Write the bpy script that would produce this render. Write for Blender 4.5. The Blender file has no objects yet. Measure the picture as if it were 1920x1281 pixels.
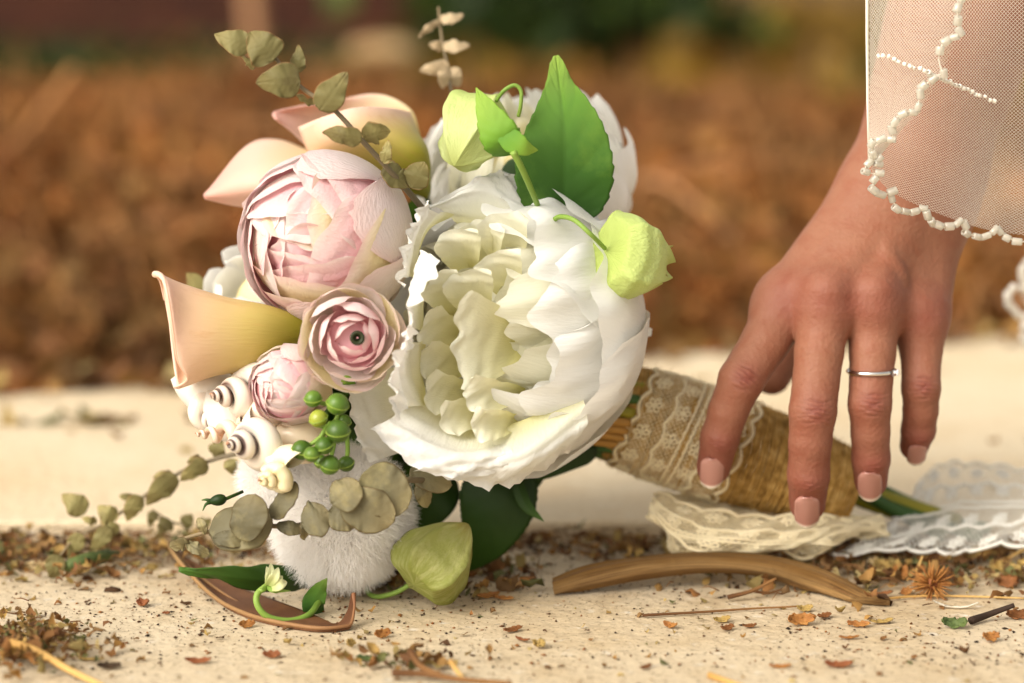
import bpy, math, random
import numpy as np
from mathutils import Vector, noise as mnoise

random.seed(11)
rng = np.random.default_rng(11)
scene = bpy.context.scene
COL = scene.collection
R_ = math.radians
PI = math.pi

# ------------------------------------------------------------------ camera, light, exposure
CAM = np.array([0.0, -0.97, 0.262])
PITCH = R_(9.2)
FPX = 1920 * 85 / 36.0
cam = bpy.data.cameras.new('camera')
cam.lens = 85
cam.sensor_width = 36
cam.clip_start = 0.02
cam.clip_end = 400
cam.dof.use_dof = True
cam.dof.aperture_fstop = 4.0
cam.dof.focus_distance = 0.955
camo = bpy.data.objects.new('camera', cam)
camo.location = CAM
camo.rotation_euler = (PI / 2 - PITCH, 0, 0)
COL.objects.link(camo)
scene.camera = camo

SUN_DIR = Vector((-0.60, -0.55, 0.60)).normalized()      # towards the sun
w = bpy.data.worlds.new('World')
scene.world = w
w.use_nodes = True
wt = w.node_tree
wt.nodes.clear()
sky = wt.nodes.new('ShaderNodeTexSky')
sky.sky_type = 'NISHITA'
sky.sun_disc = False
sky.sun_elevation = math.asin(SUN_DIR.z)
sky.sun_rotation = math.atan2(SUN_DIR.x, SUN_DIR.y)
sky.dust_density = 4.0
sky.air_density = 1.0
hs = wt.nodes.new('ShaderNodeHueSaturation')             # thin white cloud: a nearly grey, slightly warm sky
hs.inputs['Saturation'].default_value = 0.10
tn = wt.nodes.new('ShaderNodeMix')
tn.data_type = 'RGBA'
tn.blend_type = 'MULTIPLY'
tn.inputs[0].default_value = 1.0
tn.inputs[7].default_value = (1.0, 0.95, 0.86, 1)
bgn = wt.nodes.new('ShaderNodeBackground')
bgn.inputs['Strength'].default_value = 0.15
wo = wt.nodes.new('ShaderNodeOutputWorld')
wt.links.new(sky.outputs[0], hs.inputs['Color'])
wt.links.new(hs.outputs[0], tn.inputs[6])
wt.links.new(tn.outputs[2], bgn.inputs['Color'])
wt.links.new(bgn.outputs[0], wo.inputs['Surface'])

sl = bpy.data.lights.new('sun', 'SUN')
sl.energy = 1.5
sl.angle = R_(40)
sl.color = (1.0, 0.94, 0.83)
so = bpy.data.objects.new('sun', sl)
so.rotation_euler = SUN_DIR.to_track_quat('Z', 'Y').to_euler()
COL.objects.link(so)

scene.view_settings.view_transform = 'Standard'
scene.view_settings.look = 'None'
scene.view_settings.exposure = 0.60
scene.view_settings.gamma = 1.0
scene.cycles.max_bounces = 8
scene.cycles.transparent_max_bounces = 12


# ------------------------------------------------------------------ helpers
def P(px, py, Y):
    """world point seen at a photograph pixel on the vertical plane y = Y"""
    px = np.asarray(px, float); py = np.asarray(py, float); Y = np.asarray(Y, float)
    cx = (px - 960) / FPX
    cy = (640.5 - py) / FPX
    ry = math.cos(PITCH) + cy * math.sin(PITCH)
    rz = -math.sin(PITCH) + cy * math.cos(PITCH)
    k = (Y - CAM[1]) / ry
    return np.stack([k * cx + 0 * Y, Y + 0 * k, CAM[2] + k * rz], -1)


def PP(lst):
    a = np.array(lst, float)
    return P(a[..., 0], a[..., 1], a[..., 2])


def G(px, py, z=0.0):
    """world point on the slab seen at a pixel"""
    cy = (640.5 - py) / FPX
    ry = math.cos(PITCH) + cy * math.sin(PITCH)
    rz = -math.sin(PITCH) + cy * math.cos(PITCH)
    k = (z - CAM[2]) / rz
    return np.array([k * (px - 960) / FPX, CAM[1] + k * ry, z])


def S(Y):
    return (Y - CAM[1]) / FPX


def lin(c):
    return tuple(((x / 12.92) if x <= 0.04045 else ((x + 0.055) / 1.055) ** 2.4) for x in c)


def hexc(h):
    return lin(tuple(int(h[i:i + 2], 16) / 255 for i in (0, 2, 4)))


def nrm(v):
    v = np.asarray(v, float)
    return v / (np.linalg.norm(v, axis=-1, keepdims=True) + 1e-12)


def make(name, verts, faces, mat=None, parent=None, uv=None, col=None, smooth=True, sharp=None):
    me = bpy.data.meshes.new(name)
    verts = np.asarray(verts, dtype=np.float32).reshape(-1, 3)
    if isinstance(faces, np.ndarray) and faces.ndim == 2:
        n, k = faces.shape
        me.vertices.add(len(verts))
        me.vertices.foreach_set('co', verts.ravel())
        me.loops.add(n * k)
        me.loops.foreach_set('vertex_index', faces.astype(np.int32).ravel())
        me.polygons.add(n)
        me.polygons.foreach_set('loop_start', np.arange(0, n * k, k, dtype=np.int32))
        me.polygons.foreach_set('loop_total', np.full(n, k, dtype=np.int32))
        me.update(calc_edges=True)
    else:
        me.from_pydata(verts.tolist(), [], [tuple(f) for f in faces])
    if smooth:
        me.polygons.foreach_set('use_smooth', np.ones(len(me.polygons), dtype=bool))
    if uv is not None:
        L = me.uv_layers.new(name='UVMap')
        li = np.empty(len(me.loops), dtype=np.int32)
        me.loops.foreach_get('vertex_index', li)
        L.data.foreach_set('uv', np.asarray(uv, np.float32)[li].ravel())
    if col is not None:
        A = me.color_attributes.new('tint', 'FLOAT_COLOR', 'POINT')
        c = np.ones((len(verts), 4), np.float32)
        c[:, :3] = col
        A.data.foreach_set('color', c.ravel())
    if mat is not None:
        me.materials.append(mat)
    me.validate()
    o = bpy.data.objects.new(name, me)
    COL.objects.link(o)
    if parent is not None:
        o.parent = parent
    return o


def empty(name, loc=(0, 0, 0)):
    o = bpy.data.objects.new(name, None)
    o.empty_display_size = 0.01
    o.location = Vector(np.asarray(loc, float))
    COL.objects.link(o)
    return o


def tag(o, label=None, cat=None, group=None, kind=None):
    for k, v in (('label', label), ('category', cat), ('group', group), ('kind', kind)):
        if v:
            o[k] = v
    return o


def gridf(nu, nv, wrap=False):
    """faces of an nv x nu grid, index = j*nu+i"""
    i = np.arange(nu if wrap else nu - 1)
    j = np.arange(nv - 1)
    I, J = np.meshgrid(i, j)
    I = I.ravel(); J = J.ravel()
    I2 = (I + 1) % nu
    return np.stack([J * nu + I, J * nu + I2, (J + 1) * nu + I2, (J + 1) * nu + I], -1)


def uvgrid(nu, nv):
    U, V = np.meshgrid(np.linspace(0, 1, nu), np.linspace(0, 1, nv))
    return np.stack([U.ravel(), V.ravel()], -1)


def cr(pts, n):
    """Catmull-Rom resampling along axis 0"""
    p = np.asarray(pts, float)
    if len(p) == 2:
        t = np.linspace(0, 1, n).reshape((-1,) + (1,) * (p.ndim - 1))
        return p[0] * (1 - t) + p[1] * t
    q = np.concatenate([(2 * p[0] - p[1])[None], p, (2 * p[-1] - p[-2])[None]])
    t = np.linspace(0, len(p) - 1, n)
    i = np.minimum(t.astype(int), len(p) - 2)
    f = (t - i).reshape((-1,) + (1,) * (p.ndim - 1))
    a, b, c, d = q[i], q[i + 1], q[i + 2], q[i + 3]
    return 0.5 * (2 * b + (c - a) * f + (2 * a - 5 * b + 4 * c - d) * f ** 2 + (3 * b - a - 3 * c + d) * f ** 3)


def patch(net, nu, nv):
    """net rows (v) x columns (u) of world points -> (nv,nu,3)"""
    a = cr(net, nv)
    return np.swapaxes(cr(np.swapaxes(a, 0, 1), nu), 0, 1)


def gnormals(g):
    du = np.gradient(g, axis=1)
    dv = np.gradient(g, axis=0)
    return nrm(np.cross(du, dv))


def wob(x, seed, octs=3, f0=1.0):
    """smooth 1-d/2-d noise in about [-1,1] from sums of sines"""
    r = np.random.default_rng(seed)
    out = 0
    for k in range(octs):
        out = out + np.sin(x * f0 * (1.7 ** k) * PI + r.uniform(0, 6.28)) * (0.62 ** k)
    return out / 1.8


def tubes(name, lines, radii, mat, parent=None, sides=6, cap=True, vcol=None):
    """many tubes in one mesh; lines: list of (n,3); radii: list of scalars or arrays"""
    V = []; F = []; UV = []; off = 0
    ang = np.linspace(0, 2 * PI, sides, endpoint=False)
    for ln, r in zip(lines, radii):
        ln = np.asarray(ln, float)
        n = len(ln)
        t = nrm(np.gradient(ln, axis=0))
        ref = np.array([0.0, 0, 1.0]) if abs(t[:, 2].mean()) < 0.9 else np.array([1.0, 0, 0])
        a = nrm(np.cross(t, ref))
        b = np.cross(t, a)
        r = np.broadcast_to(np.asarray(r, float), (n,))
        ring = ln[:, None] + r[:, None, None] * (a[:, None] * np.cos(ang)[None, :, None] + b[:, None] * np.sin(ang)[None, :, None])
        V.append(ring.reshape(-1, 3))
        F.append(gridf(sides, n, True) + off)
        uu, vv = np.meshgrid(np.linspace(0, 1, sides), np.linspace(0, 1, n))
        UV.append(np.stack([uu.ravel(), vv.ravel()], -1))
        off += n * sides
    V = np.concatenate(V); F = np.concatenate(F)
    faces = F
    if cap and len(lines) < 400:
        faces = [tuple(f) for f in F]
        o2 = 0
        for ln in lines:
            n = len(ln)
            faces.append(tuple(range(o2 + sides - 1, o2 - 1, -1)))
            faces.append(tuple(range(o2 + (n - 1) * sides, o2 + n * sides)))
            o2 += n * sides
    return make(name, V, faces, mat, parent, uv=np.concatenate(UV))


def frame_from(axis, up=(0, 0, 1)):
    z = nrm(axis)
    u = np.array(up, float)
    if abs(np.dot(u, z)) > 0.95:
        u = np.array([0, 1.0, 0])
    x = nrm(np.cross(u, z))
    return np.stack([x, np.cross(z, x), z])     # rows are the local axes


# ------------------------------------------------------------------ materials
def mat(name, stops=None, coord='v', base=None, rough=0.55, trans=0.0, tcol=None, noise=0.0, nscale=60.0, ncol=None,
        bump=0.0, bscale=300.0, bstretch=None, spec=0.3, sss=0.0, sssr=(1, .4, .2), ssss=0.002, metal=0.0, coat=0.0, tint=False, bdist=0.001,
        alpha=1.0, edge=None, sheen=0.0, cstretch=None, orand=0.0, fac=(.44, .68)):
    m = bpy.data.materials.new(name)
    m.use_nodes = True
    nt = m.node_tree
    N = nt.nodes
    bs = N['Principled BSDF']
    out = N['Material Output']
    L = nt.links.new
    bs.inputs['Roughness'].default_value = rough
    bs.inputs['Specular IOR Level'].default_value = spec
    bs.inputs['Metallic'].default_value = metal
    bs.inputs['Coat Weight'].default_value = coat
    bs.inputs['Sheen Weight'].default_value = sheen
    if sss:
        bs.inputs['Subsurface Weight'].default_value = sss
        bs.inputs['Subsurface Radius'].default_value = sssr
        bs.inputs['Subsurface Scale'].default_value = ssss
    tc = N.new('ShaderNodeTexCoord')
    uvn = N.new('ShaderNodeUVMap')
    uvn.uv_map = 'UVMap'
    sep = N.new('ShaderNodeSeparateXYZ')
    L(uvn.outputs[0], sep.inputs[0])
    if stops:
        rp = N.new('ShaderNodeValToRGB')
        el = rp.color_ramp.elements
        while len(el) < len(stops):
            el.new(0.5)
        for e, (p, c) in zip(el, stops):
            e.position = p
            e.color = (*c, 1)
        src = sep.outputs[1] if coord == 'v' else sep.outputs[0]
        if coord == 'noise':
            nz = N.new('ShaderNodeTexNoise')
            nz.inputs['Scale'].default_value = nscale
            nz.inputs['Detail'].default_value = 6
            L(tc.outputs['Object'], nz.inputs['Vector'])
            src = nz.outputs[0]
        elif noise:
            nz = N.new('ShaderNodeTexNoise')
            nz.inputs['Scale'].default_value = nscale
            nz.inputs['Detail'].default_value = 4
            L(tc.outputs['Object'], nz.inputs['Vector'])
            ma = N.new('ShaderNodeMath'); ma.operation = 'MULTIPLY_ADD'
            ma.inputs[1].default_value = noise * 2
            L(nz.outputs[0], ma.inputs[0])
            sb = N.new('ShaderNodeMath'); sb.operation = 'SUBTRACT'
            sb.inputs[1].default_value = noise
            L(src, sb.inputs[0])
            L(sb.outputs[0], ma.inputs[2])
            src = ma.outputs[0]
        L(src, rp.inputs[0])
        c = rp.outputs[0]
    else:
        rgb = N.new('ShaderNodeRGB')
        rgb.outputs[0].default_value = (*(base or (.5, .5, .5)), 1)
        c = rgb.outputs[0]
    if ncol:                                     # blotches of another colour
        n2 = N.new('ShaderNodeTexNoise')
        n2.inputs['Scale'].default_value = nscale * 0.7
        n2.inputs['Detail'].default_value = 7
        n2.inputs['Roughness'].default_value = 0.65
        if cstretch:
            mp2 = N.new('ShaderNodeMapping')
            mp2.inputs['Scale'].default_value = cstretch
            L(uvn.outputs[0], mp2.inputs[0])
            L(mp2.outputs[0], n2.inputs['Vector'])
            n2.inputs['Scale'].default_value = 1.0
        else:
            L(tc.outputs['Object'], n2.inputs['Vector'])
        r2 = N.new('ShaderNodeValToRGB')
        r2.color_ramp.elements[0].position = fac[0]
        r2.color_ramp.elements[1].position = fac[1]
        L(n2.outputs[0], r2.inputs[0])
        mx = N.new('ShaderNodeMix'); mx.data_type = 'RGBA'
        L(r2.outputs[0], mx.inputs[0])
        L(c, mx.inputs[6])
        mx.inputs[7].default_value = (*ncol, 1)
        c = mx.outputs[2]
    if edge:                                     # thin rim of another colour at the border of the sheet
        ab = N.new('ShaderNodeMath'); ab.operation = 'SUBTRACT'; ab.inputs[1].default_value = 0.5
        L(sep.outputs[0], ab.inputs[0])
        a2 = N.new('ShaderNodeMath'); a2.operation = 'ABSOLUTE'
        L(ab.outputs[0], a2.inputs[0])
        r3 = N.new('ShaderNodeValToRGB')
        r3.color_ramp.elements[0].position = 0.455
        r3.color_ramp.elements[1].position = 0.495
        L(a2.outputs[0], r3.inputs[0])
        mx = N.new('ShaderNodeMix'); mx.data_type = 'RGBA'
        L(r3.outputs[0], mx.inputs[0])
        L(c, mx.inputs[6])
        mx.inputs[7].default_value = (*edge, 1)
        c = mx.outputs[2]
    if tint:
        at = N.new('ShaderNodeAttribute')
        at.attribute_name = 'tint'
        mx = N.new('ShaderNodeMix'); mx.data_type = 'RGBA'; mx.blend_type = 'MULTIPLY'
        mx.inputs[0].default_value = 1
        L(c, mx.inputs[6])
        L(at.outputs[0], mx.inputs[7])
        c = mx.outputs[2]
    if orand:                                    # no two pieces of one kind quite alike
        oi = N.new('ShaderNodeObjectInfo')
        mr = N.new('ShaderNodeMapRange')
        mr.inputs[3].default_value = 1 - orand
        mr.inputs[4].default_value = 1 + orand * .35
        L(oi.outputs['Random'], mr.inputs[0])
        hv = N.new('ShaderNodeHueSaturation')
        L(mr.outputs[0], hv.inputs['Value'])
        L(c, hv.inputs['Color'])
        c = hv.outputs[0]
    L(c, bs.inputs['Base Color'])
    nrmo = None
    if bump:
        b = N.new('ShaderNodeBump')
        b.inputs['Strength'].default_value = bump
        b.inputs['Distance'].default_value = bdist
        nb = N.new('ShaderNodeTexNoise')
        nb.inputs['Scale'].default_value = bscale
        nb.inputs['Detail'].default_value = 5
        if bstretch:
            mp = N.new('ShaderNodeMapping')
            mp.inputs['Scale'].default_value = bstretch
            L(uvn.outputs[0], mp.inputs[0])
            L(mp.outputs[0], nb.inputs['Vector'])
        else:
            L(tc.outputs['Object'], nb.inputs['Vector'])
        L(nb.outputs[0], b.inputs['Height'])
        L(b.outputs[0], bs.inputs['Normal'])
        nrmo = b.outputs[0]
    sh = bs.outputs[0]
    if trans:
        tr = N.new('ShaderNodeBsdfTranslucent')
        if tcol:
            mm = N.new('ShaderNodeMix'); mm.data_type = 'RGBA'; mm.blend_type = 'MULTIPLY'
            mm.inputs[0].default_value = 1
            L(c, mm.inputs[6]); mm.inputs[7].default_value = (*tcol, 1)
            L(mm.outputs[2], tr.inputs[0])
        else:
            L(c, tr.inputs[0])
        if nrmo:
            L(nrmo, tr.inputs['Normal'])
        ms = N.new('ShaderNodeMixShader')
        ms.inputs[0].default_value = trans
        L(sh, ms.inputs[1]); L(tr.outputs[0], ms.inputs[2])
        sh = ms.outputs[0]
    if alpha < 1:
        tp = N.new('ShaderNodeBsdfTransparent')
        ms = N.new('ShaderNodeMixShader')
        ms.inputs[0].default_value = alpha
        L(tp.outputs[0], ms.inputs[1]); L(sh, ms.inputs[2])
        sh = ms.outputs[0]
    L(sh, out.inputs['Surface'])
    return m
# ------------------------------------------------------------------ setting
def slab_mat(name, base, stain, dark, chip):
    m = bpy.data.materials.new(name)
    m.use_nodes = True
    nt = m.node_tree; N = nt.nodes; L = nt.links.new
    bs = N['Principled BSDF']
    bs.inputs['Roughness'].default_value = 0.7
    bs.inputs['Specular IOR Level'].default_value = 0.25
    tc = N.new('ShaderNodeTexCoord')
    c = N.new('ShaderNodeRGB'); c.outputs[0].default_value = (*base, 1); c = c.outputs[0]

    def layer(c, scale, lo, hi, col, detail=8, rough=.6, fac=1.0):
        n = N.new('ShaderNodeTexNoise')
        n.inputs['Scale'].default_value = scale; n.inputs['Detail'].default_value = detail
        n.inputs['Roughness'].default_value = rough
        L(tc.outputs['Object'], n.inputs['Vector'])
        r = N.new('ShaderNodeValToRGB')
        r.color_ramp.elements[0].position = lo; r.color_ramp.elements[1].position = hi
        r.color_ramp.elements[1].color = (fac, fac, fac, 1)
        L(n.outputs[0], r.inputs[0])
        x = N.new('ShaderNodeMix'); x.data_type = 'RGBA'
        L(r.outputs[0], x.inputs[0]); L(c, x.inputs[6]); x.inputs[7].default_value = (*col, 1)
        return x.outputs[2]
    c = layer(c, 9, .42, .72, stain, fac=.75)
    c = layer(c, 34, .52, .75, stain, fac=.6)
    c = layer(c, 120, .60, .74, chip, fac=.8)
    c = layer(c, 75, .60, .72, dark, detail=10, rough=.75, fac=.65)
    c = layer(c, 420, .58, .66, dark, detail=4, rough=.6, fac=.75)
    c = layer(c, 17, .57, .70, dark, detail=12, rough=.8, fac=.35)
    L(c, bs.inputs['Base Color'])
    b = N.new('ShaderNodeBump'); b.inputs['Strength'].default_value = .6; b.inputs['Distance'].default_value = .0025
    nb = N.new('ShaderNodeTexNoise'); nb.inputs['Scale'].default_value = 160; nb.inputs['Detail'].default_value = 8
    L(tc.outputs['Object'], nb.inputs['Vector']); L(nb.outputs[0], b.inputs['Height']); L(b.outputs[0], bs.inputs['Normal'])
    return m


M_SLAB = slab_mat('weathered cream stone', (.62, .51, .355), (.49, .36, .205), (.15, .10, .055), (.74, .70, .62))
M_SLAB2 = slab_mat('cream stone with painted sunlight', (.72, .595, .415), (.64, .475, .28), (.46, .34, .20), (.76, .69, .56))  # brighter than the front slab: its sunlight is put into the colour


def slab(name, x0, x1, yfun0, yfun1, z, nx, ny, m, seed, thick=.12):
    xs = np.linspace(x0, x1, nx)
    T = np.linspace(0, 1, ny)
    X, TT = np.meshgrid(xs, T)
    Y = yfun0(X) * (1 - TT) + yfun1(X) * TT
    Z = z + 0.00025 * (np.sin(X * 31 + seed) * np.cos(Y * 27) + .6 * np.sin(X * 83 + Y * 61 + seed))
    top = np.stack([X, Y, Z], -1).reshape(-1, 3)
    f = [tuple(q) for q in gridf(nx, ny)]
    V = [top]
    n = len(top)
    edge = list(range(nx)) + [j * nx + nx - 1 for j in range(1, ny)] + [(ny - 1) * nx + i for i in range(nx - 2, -1, -1)] + [j * nx for j in range(ny - 2, 0, -1)]
    low = top[edge].copy(); low[:, 2] = z - thick
    V.append(low)
    k = len(edge)
    for i in range(k):
        a, b = edge[i], edge[(i + 1) % k]
        f.append((b, a, n + i, n + (i + 1) % k))
    o = make(name, np.concatenate(V), f, m)
    o.data.polygons.foreach_set('use_smooth', np.array([len(p.vertices) == 4 and p.index < (nx - 1) * (ny - 1) for p in o.data.polygons]))
    return tag(o, kind='structure')


YJ = 0.088
slab('pavement', -1.2, 1.2, lambda x: -0.75 + 0 * x, lambda x: YJ + .002 * np.sin(x * 40) - .012 * x, 0.0, 60, 60, M_SLAB, 1)
gl, gr = G(0, 742, .006), G(1920, 628, .006)
slope = (gr[1] - gl[1]) / (gr[0] - gl[0])
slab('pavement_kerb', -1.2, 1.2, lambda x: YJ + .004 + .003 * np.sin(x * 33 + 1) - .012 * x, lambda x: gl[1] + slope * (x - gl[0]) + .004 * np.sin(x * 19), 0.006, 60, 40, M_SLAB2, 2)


# earth: one sheet to the horizon, with a low bank behind the slab
def bank(X, Y):
    prof = np.interp(Y, [0.3, .75, 1.0, 1.5, 2.1, 2.5, 3.1, 6, 400], [-.12, -.06, -.01, .045, .075, .03, .0, .0, 0])
    side = np.interp(X, [-1.2, .1, .5, 1.5], [1.05, .9, .35, .25])
    return np.where(prof > 0, prof * side, prof) + .012 * np.sin(X * 9 + Y * 5) * np.clip(Y - .6, 0, 1) * np.clip(4 - Y, 0, 1)


ys = np.concatenate([np.linspace(.3, 4, 60), np.geomspace(4.2, 350, 24)])
xs = np.concatenate([-np.geomspace(250, 2.2, 14), np.linspace(-2, 2, 50), np.geomspace(2.2, 250, 14)])
X, Y = np.meshgrid(xs, ys)
M_EARTH = mat('dry earth', stops=[(.35, hexc('3a2410')), (.5, hexc('6a4a1e')), (.65, hexc('8a6626'))], coord='noise', nscale=5, rough=.95)
tag(make('ground', np.stack([X, Y, bank(X, Y)], -1), gridf(len(xs), len(ys)), M_EARTH), kind='structure')

# dry fallen leaves heaped on the bank: nobody could count them
M_DRYLEAF = mat('dry leaf heap', base=(1, 1, 1), rough=.8, tint=True, trans=.2)


def flat_leaves(name, n, pos, size, cols, m, curl=.4, upright=.5, seed=1, mod=None):
    r = np.random.default_rng(seed)
    nu, nv = 3, 4
    s = np.linspace(-1, 1, nu); t = np.linspace(0, 1, nv)
    Sg, Tg = np.meshgrid(s, t)
    wd = np.sin(np.clip(Tg * .92 + .06, 0, 1) * PI) ** .8 * .34
    loc = np.stack([Sg * wd, Tg - .5, np.zeros_like(Sg)], -1)
    jag = r.normal(0, .07, (40, nv, nu, 3))
    V = np.empty((n, nu * nv, 3)); C = np.empty((n, nu * nv, 3))
    for i in range(n):
        g = loc + jag[i % 40]
        g[..., 2] += curl * r.uniform(-1, 1) * (Tg - .5) ** 2 * 2 + curl * r.uniform(-.6, 1) * Sg ** 2 * .4
        th, ph, ps = r.uniform(0, 6.28), r.normal(0, upright), r.normal(0, upright)
        cz, sz = math.cos(th), math.sin(th)
        Rz = np.array([[cz, -sz, 0], [sz, cz, 0], [0, 0, 1]])
        cx, sx = math.cos(ph), math.sin(ph)
        Rx = np.array([[1, 0, 0], [0, cx, -sx], [0, sx, cx]])
        cy, sy = math.cos(ps), math.sin(ps)
        Ry = np.array([[cy, 0, sy], [0, 1, 0], [-sy, 0, cy]])
        sc = size[0] + (size[1] - size[0]) * r.random() ** 1.5
        V[i] = (g.reshape(-1, 3) * sc) @ (Rz @ Rx @ Ry).T + pos[i]
        C[i] = np.array(cols[r.integers(len(cols))]) * r.uniform(.7, 1.25)
        if mod is not None:
            C[i] *= mod[i]
    F = (gridf(nu, nv)[None] + (np.arange(n) * nu * nv)[:, None, None]).reshape(-1, 4)
    return make(name, V.reshape(-1, 3), F, m, col=C.reshape(-1, 3))


n = 22000
px = rng.uniform(-.95, 1.15, n); py = .62 + 2.1 * rng.random(n) ** .9
pz = bank(px, py) + rng.random(n) ** 2 * .035
mod_ = np.empty((n, 3))
for i_ in range(n):
    q_ = mnoise.noise((px[i_] * 4.5, py[i_] * 2.2, pz[i_] * 9)); q2 = mnoise.noise((px[i_] * 9 + 7, py[i_] * 5, 3.3))
    mod_[i_] = np.array([1 + .55 * q_ + .3 * q2, .97 + .6 * q_ + .18 * q2, .9 + .6 * q_]) * 1.0
mod_ = np.clip(1 + (mod_ - 1) * 1.5, .18, 1.9)
browns = [hexc(h) for h in ('86542a', '94602f', '7c5026', '6a441c', 'a0703e', '906034', '5a3a18', '9c663c', '845632', '8e683c')]
tag(flat_leaves('dry_leaf_bank', n, np.stack([px, py, pz], -1), (.012, .034), browns, M_DRYLEAF, .8, .9, 3, mod_),
    'heap of dry brown leaves out of focus behind the stone ledge', 'leaves', kind='stuff')

n = 420
r = np.random.default_rng(21)
bx = r.uniform(-.9, .9, n); by = r.uniform(.75, 2.2, n)
bz = bank(bx, by)
hgt = r.uniform(.03, .10, n)
tubes_ = [np.stack([np.array([a, b, c_ - .01]), np.array([a + d * .4 * h_, b, c_ + h_ * .6]), np.array([a + d * h_, b + e * h_, c_ + h_])]) for a, b, c_, h_, d, e in zip(bx, by, bz, hgt, r.normal(0, .7, n), r.normal(0, .5, n))]
tag(tubes('dry_brush', tubes_, [[.0022, .0018, .0010]] * n, mat('dry brush', base=hexc('94683c'), rough=.8), sides=4, cap=False), 'thin dry brush stems standing in the leaf bank', 'dry brush', kind='stuff')

# dry stalks poking out of the bank
M_STALK = mat('dry stalk', stops=[(0, hexc('6a3c18')), (1, hexc('b07c4a'))], rough=.8)


def stalk(pts, r, label):
    return tag(tubes('dry_stalk', [cr(PP(pts), 24)], [np.linspace(r, r * .5, 24)], M_STALK), label, 'stalk', 'dry stalks in the leaf bank')


stalk([(270, 600, 1.0), (285, 500, .98), (340, 440, .98), (420, 425, 1.0), (470, 470, 1.02)], .006, 'arched dry stalk in the leaf bank left of the pink peony')
stalk([(-20, 330, 1.2), (60, 240, 1.25), (140, 130, 1.3)], .009, 'pale straight dry stalk leaning out of the leaf bank at the far left')
r = np.random.default_rng(77)
ln_ = []; rd_ = []
for i_ in range(90):
    x_, y_ = r.uniform(-.7, .8), r.uniform(.72, 1.9)
    z_ = float(bank(np.array(x_), np.array(y_)))
    an_, L_, h_ = r.normal(0, .7), r.uniform(.10, .32), r.uniform(.01, .05)
    d_ = np.array([math.cos(an_), math.sin(an_), 0]) * r.choice([-1, 1])
    ln_.append(cr(np.array([[x_, y_, z_], np.array([x_, y_, z_ + h_]) + d_ * L_ * .5, np.array([x_, y_, z_ + h_ * r.uniform(.2, 1.4)]) + d_ * L_]), 8)); rd_.append(np.linspace(1, .5, 8) * r.uniform(.002, .005))
tag(tubes('dry_branches', ln_, rd_, mat('dry branch', stops=[(.35, hexc('5c3a1c')), (.6, hexc('a87850'))], coord='noise', nscale=6, rough=.8), sides=5, cap=False), 'tangle of thin dry branches lying over the leaf bank', 'dry brush', kind='stuff')
stalk([(-20, 600, .95), (160, 575, 1.0), (330, 600, 1.05)], .006, 'dry stalk lying low along the leaf bank at the left')

# green things and timber beyond the bank
M_GREENS = mat('green ground leaves', base=(1, 1, 1), rough=.6, tint=True, trans=.3)
greens = [hexc(h) for h in ('2e4a10', '44661a', '5a7a20', '20380c', '6c8430')]
n = 1500
px = rng.uniform(-1.6, -.15, n); py = rng.uniform(4.0, 5.0, n)
tag(flat_leaves('green_ground_cover', n, np.stack([px, py, rng.random(n) * .03], -1), (.03, .08), [hexc(h) for h in ('26380c', '32420e', '425212', '1c2a08')], M_GREENS, .5, .9, 5),
    'strip of low green plants out of focus below the dark timber', 'ground cover', kind='stuff')
pl = empty('leafy_shrub', P(1090, 90, 4.2))
tag(pl, 'blurred green leafy shrub above the white peony', 'shrub')
c0 = P(1090, 30, 4.2)
n = 420
q = rng.normal(0, 1, (n, 3)) * np.array([.17, .2, .12]) + c0 - np.array(pl.location)
q[:, 2] = np.maximum(q[:, 2], -c0[2] * 0 - .05)
f = flat_leaves('foliage', n, q, (.06, .16), [hexc(h) for h in ('2a3c0c', '384a12', '46561a', '1e2c08')], M_GREENS, .5, .9, 6); f.parent = pl
f['kind'] = 'stuff'
tubes('stem', [np.array([[0, 0, -.2], [a, b, .15]]) for a, b in ((-.1, 0), (.05, .05), (.12, -.04))], [.006] * 3, M_STALK, pl)

M_TIMBER = mat('dark timber', stops=[(.3, hexc('2a1006')), (.7, hexc('4e2410'))], coord='noise', nscale=14, rough=.8, bump=.3, bscale=40)


def box(name, a, b, m, parent=None, bevel=.01):
    a = np.minimum(a, b) * 1.0; b = np.maximum(a, b) * 1.0
    x0, y0, z0 = a; x1, y1, z1 = b
    e = bevel
    V = []; 
    for z, k in ((z0, e), (z0 + e, 0), (z1 - e, 0), (z1, e)):
        V += [(x0 + k, y0 + k, z), (x1 - k, y0 + k, z), (x1 - k, y1 - k, z), (x0 + k, y1 - k, z)]
    F = [(3, 2, 1, 0), (12, 13, 14, 15)]
    for l in range(3):
        for i in range(4):
            F.append((l * 4 + i, l * 4 + (i + 1) % 4, l * 4 + 4 + (i + 1) % 4, l * 4 + 4 + i))
    return make(name, V, F, m, parent, smooth=False)


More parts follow.
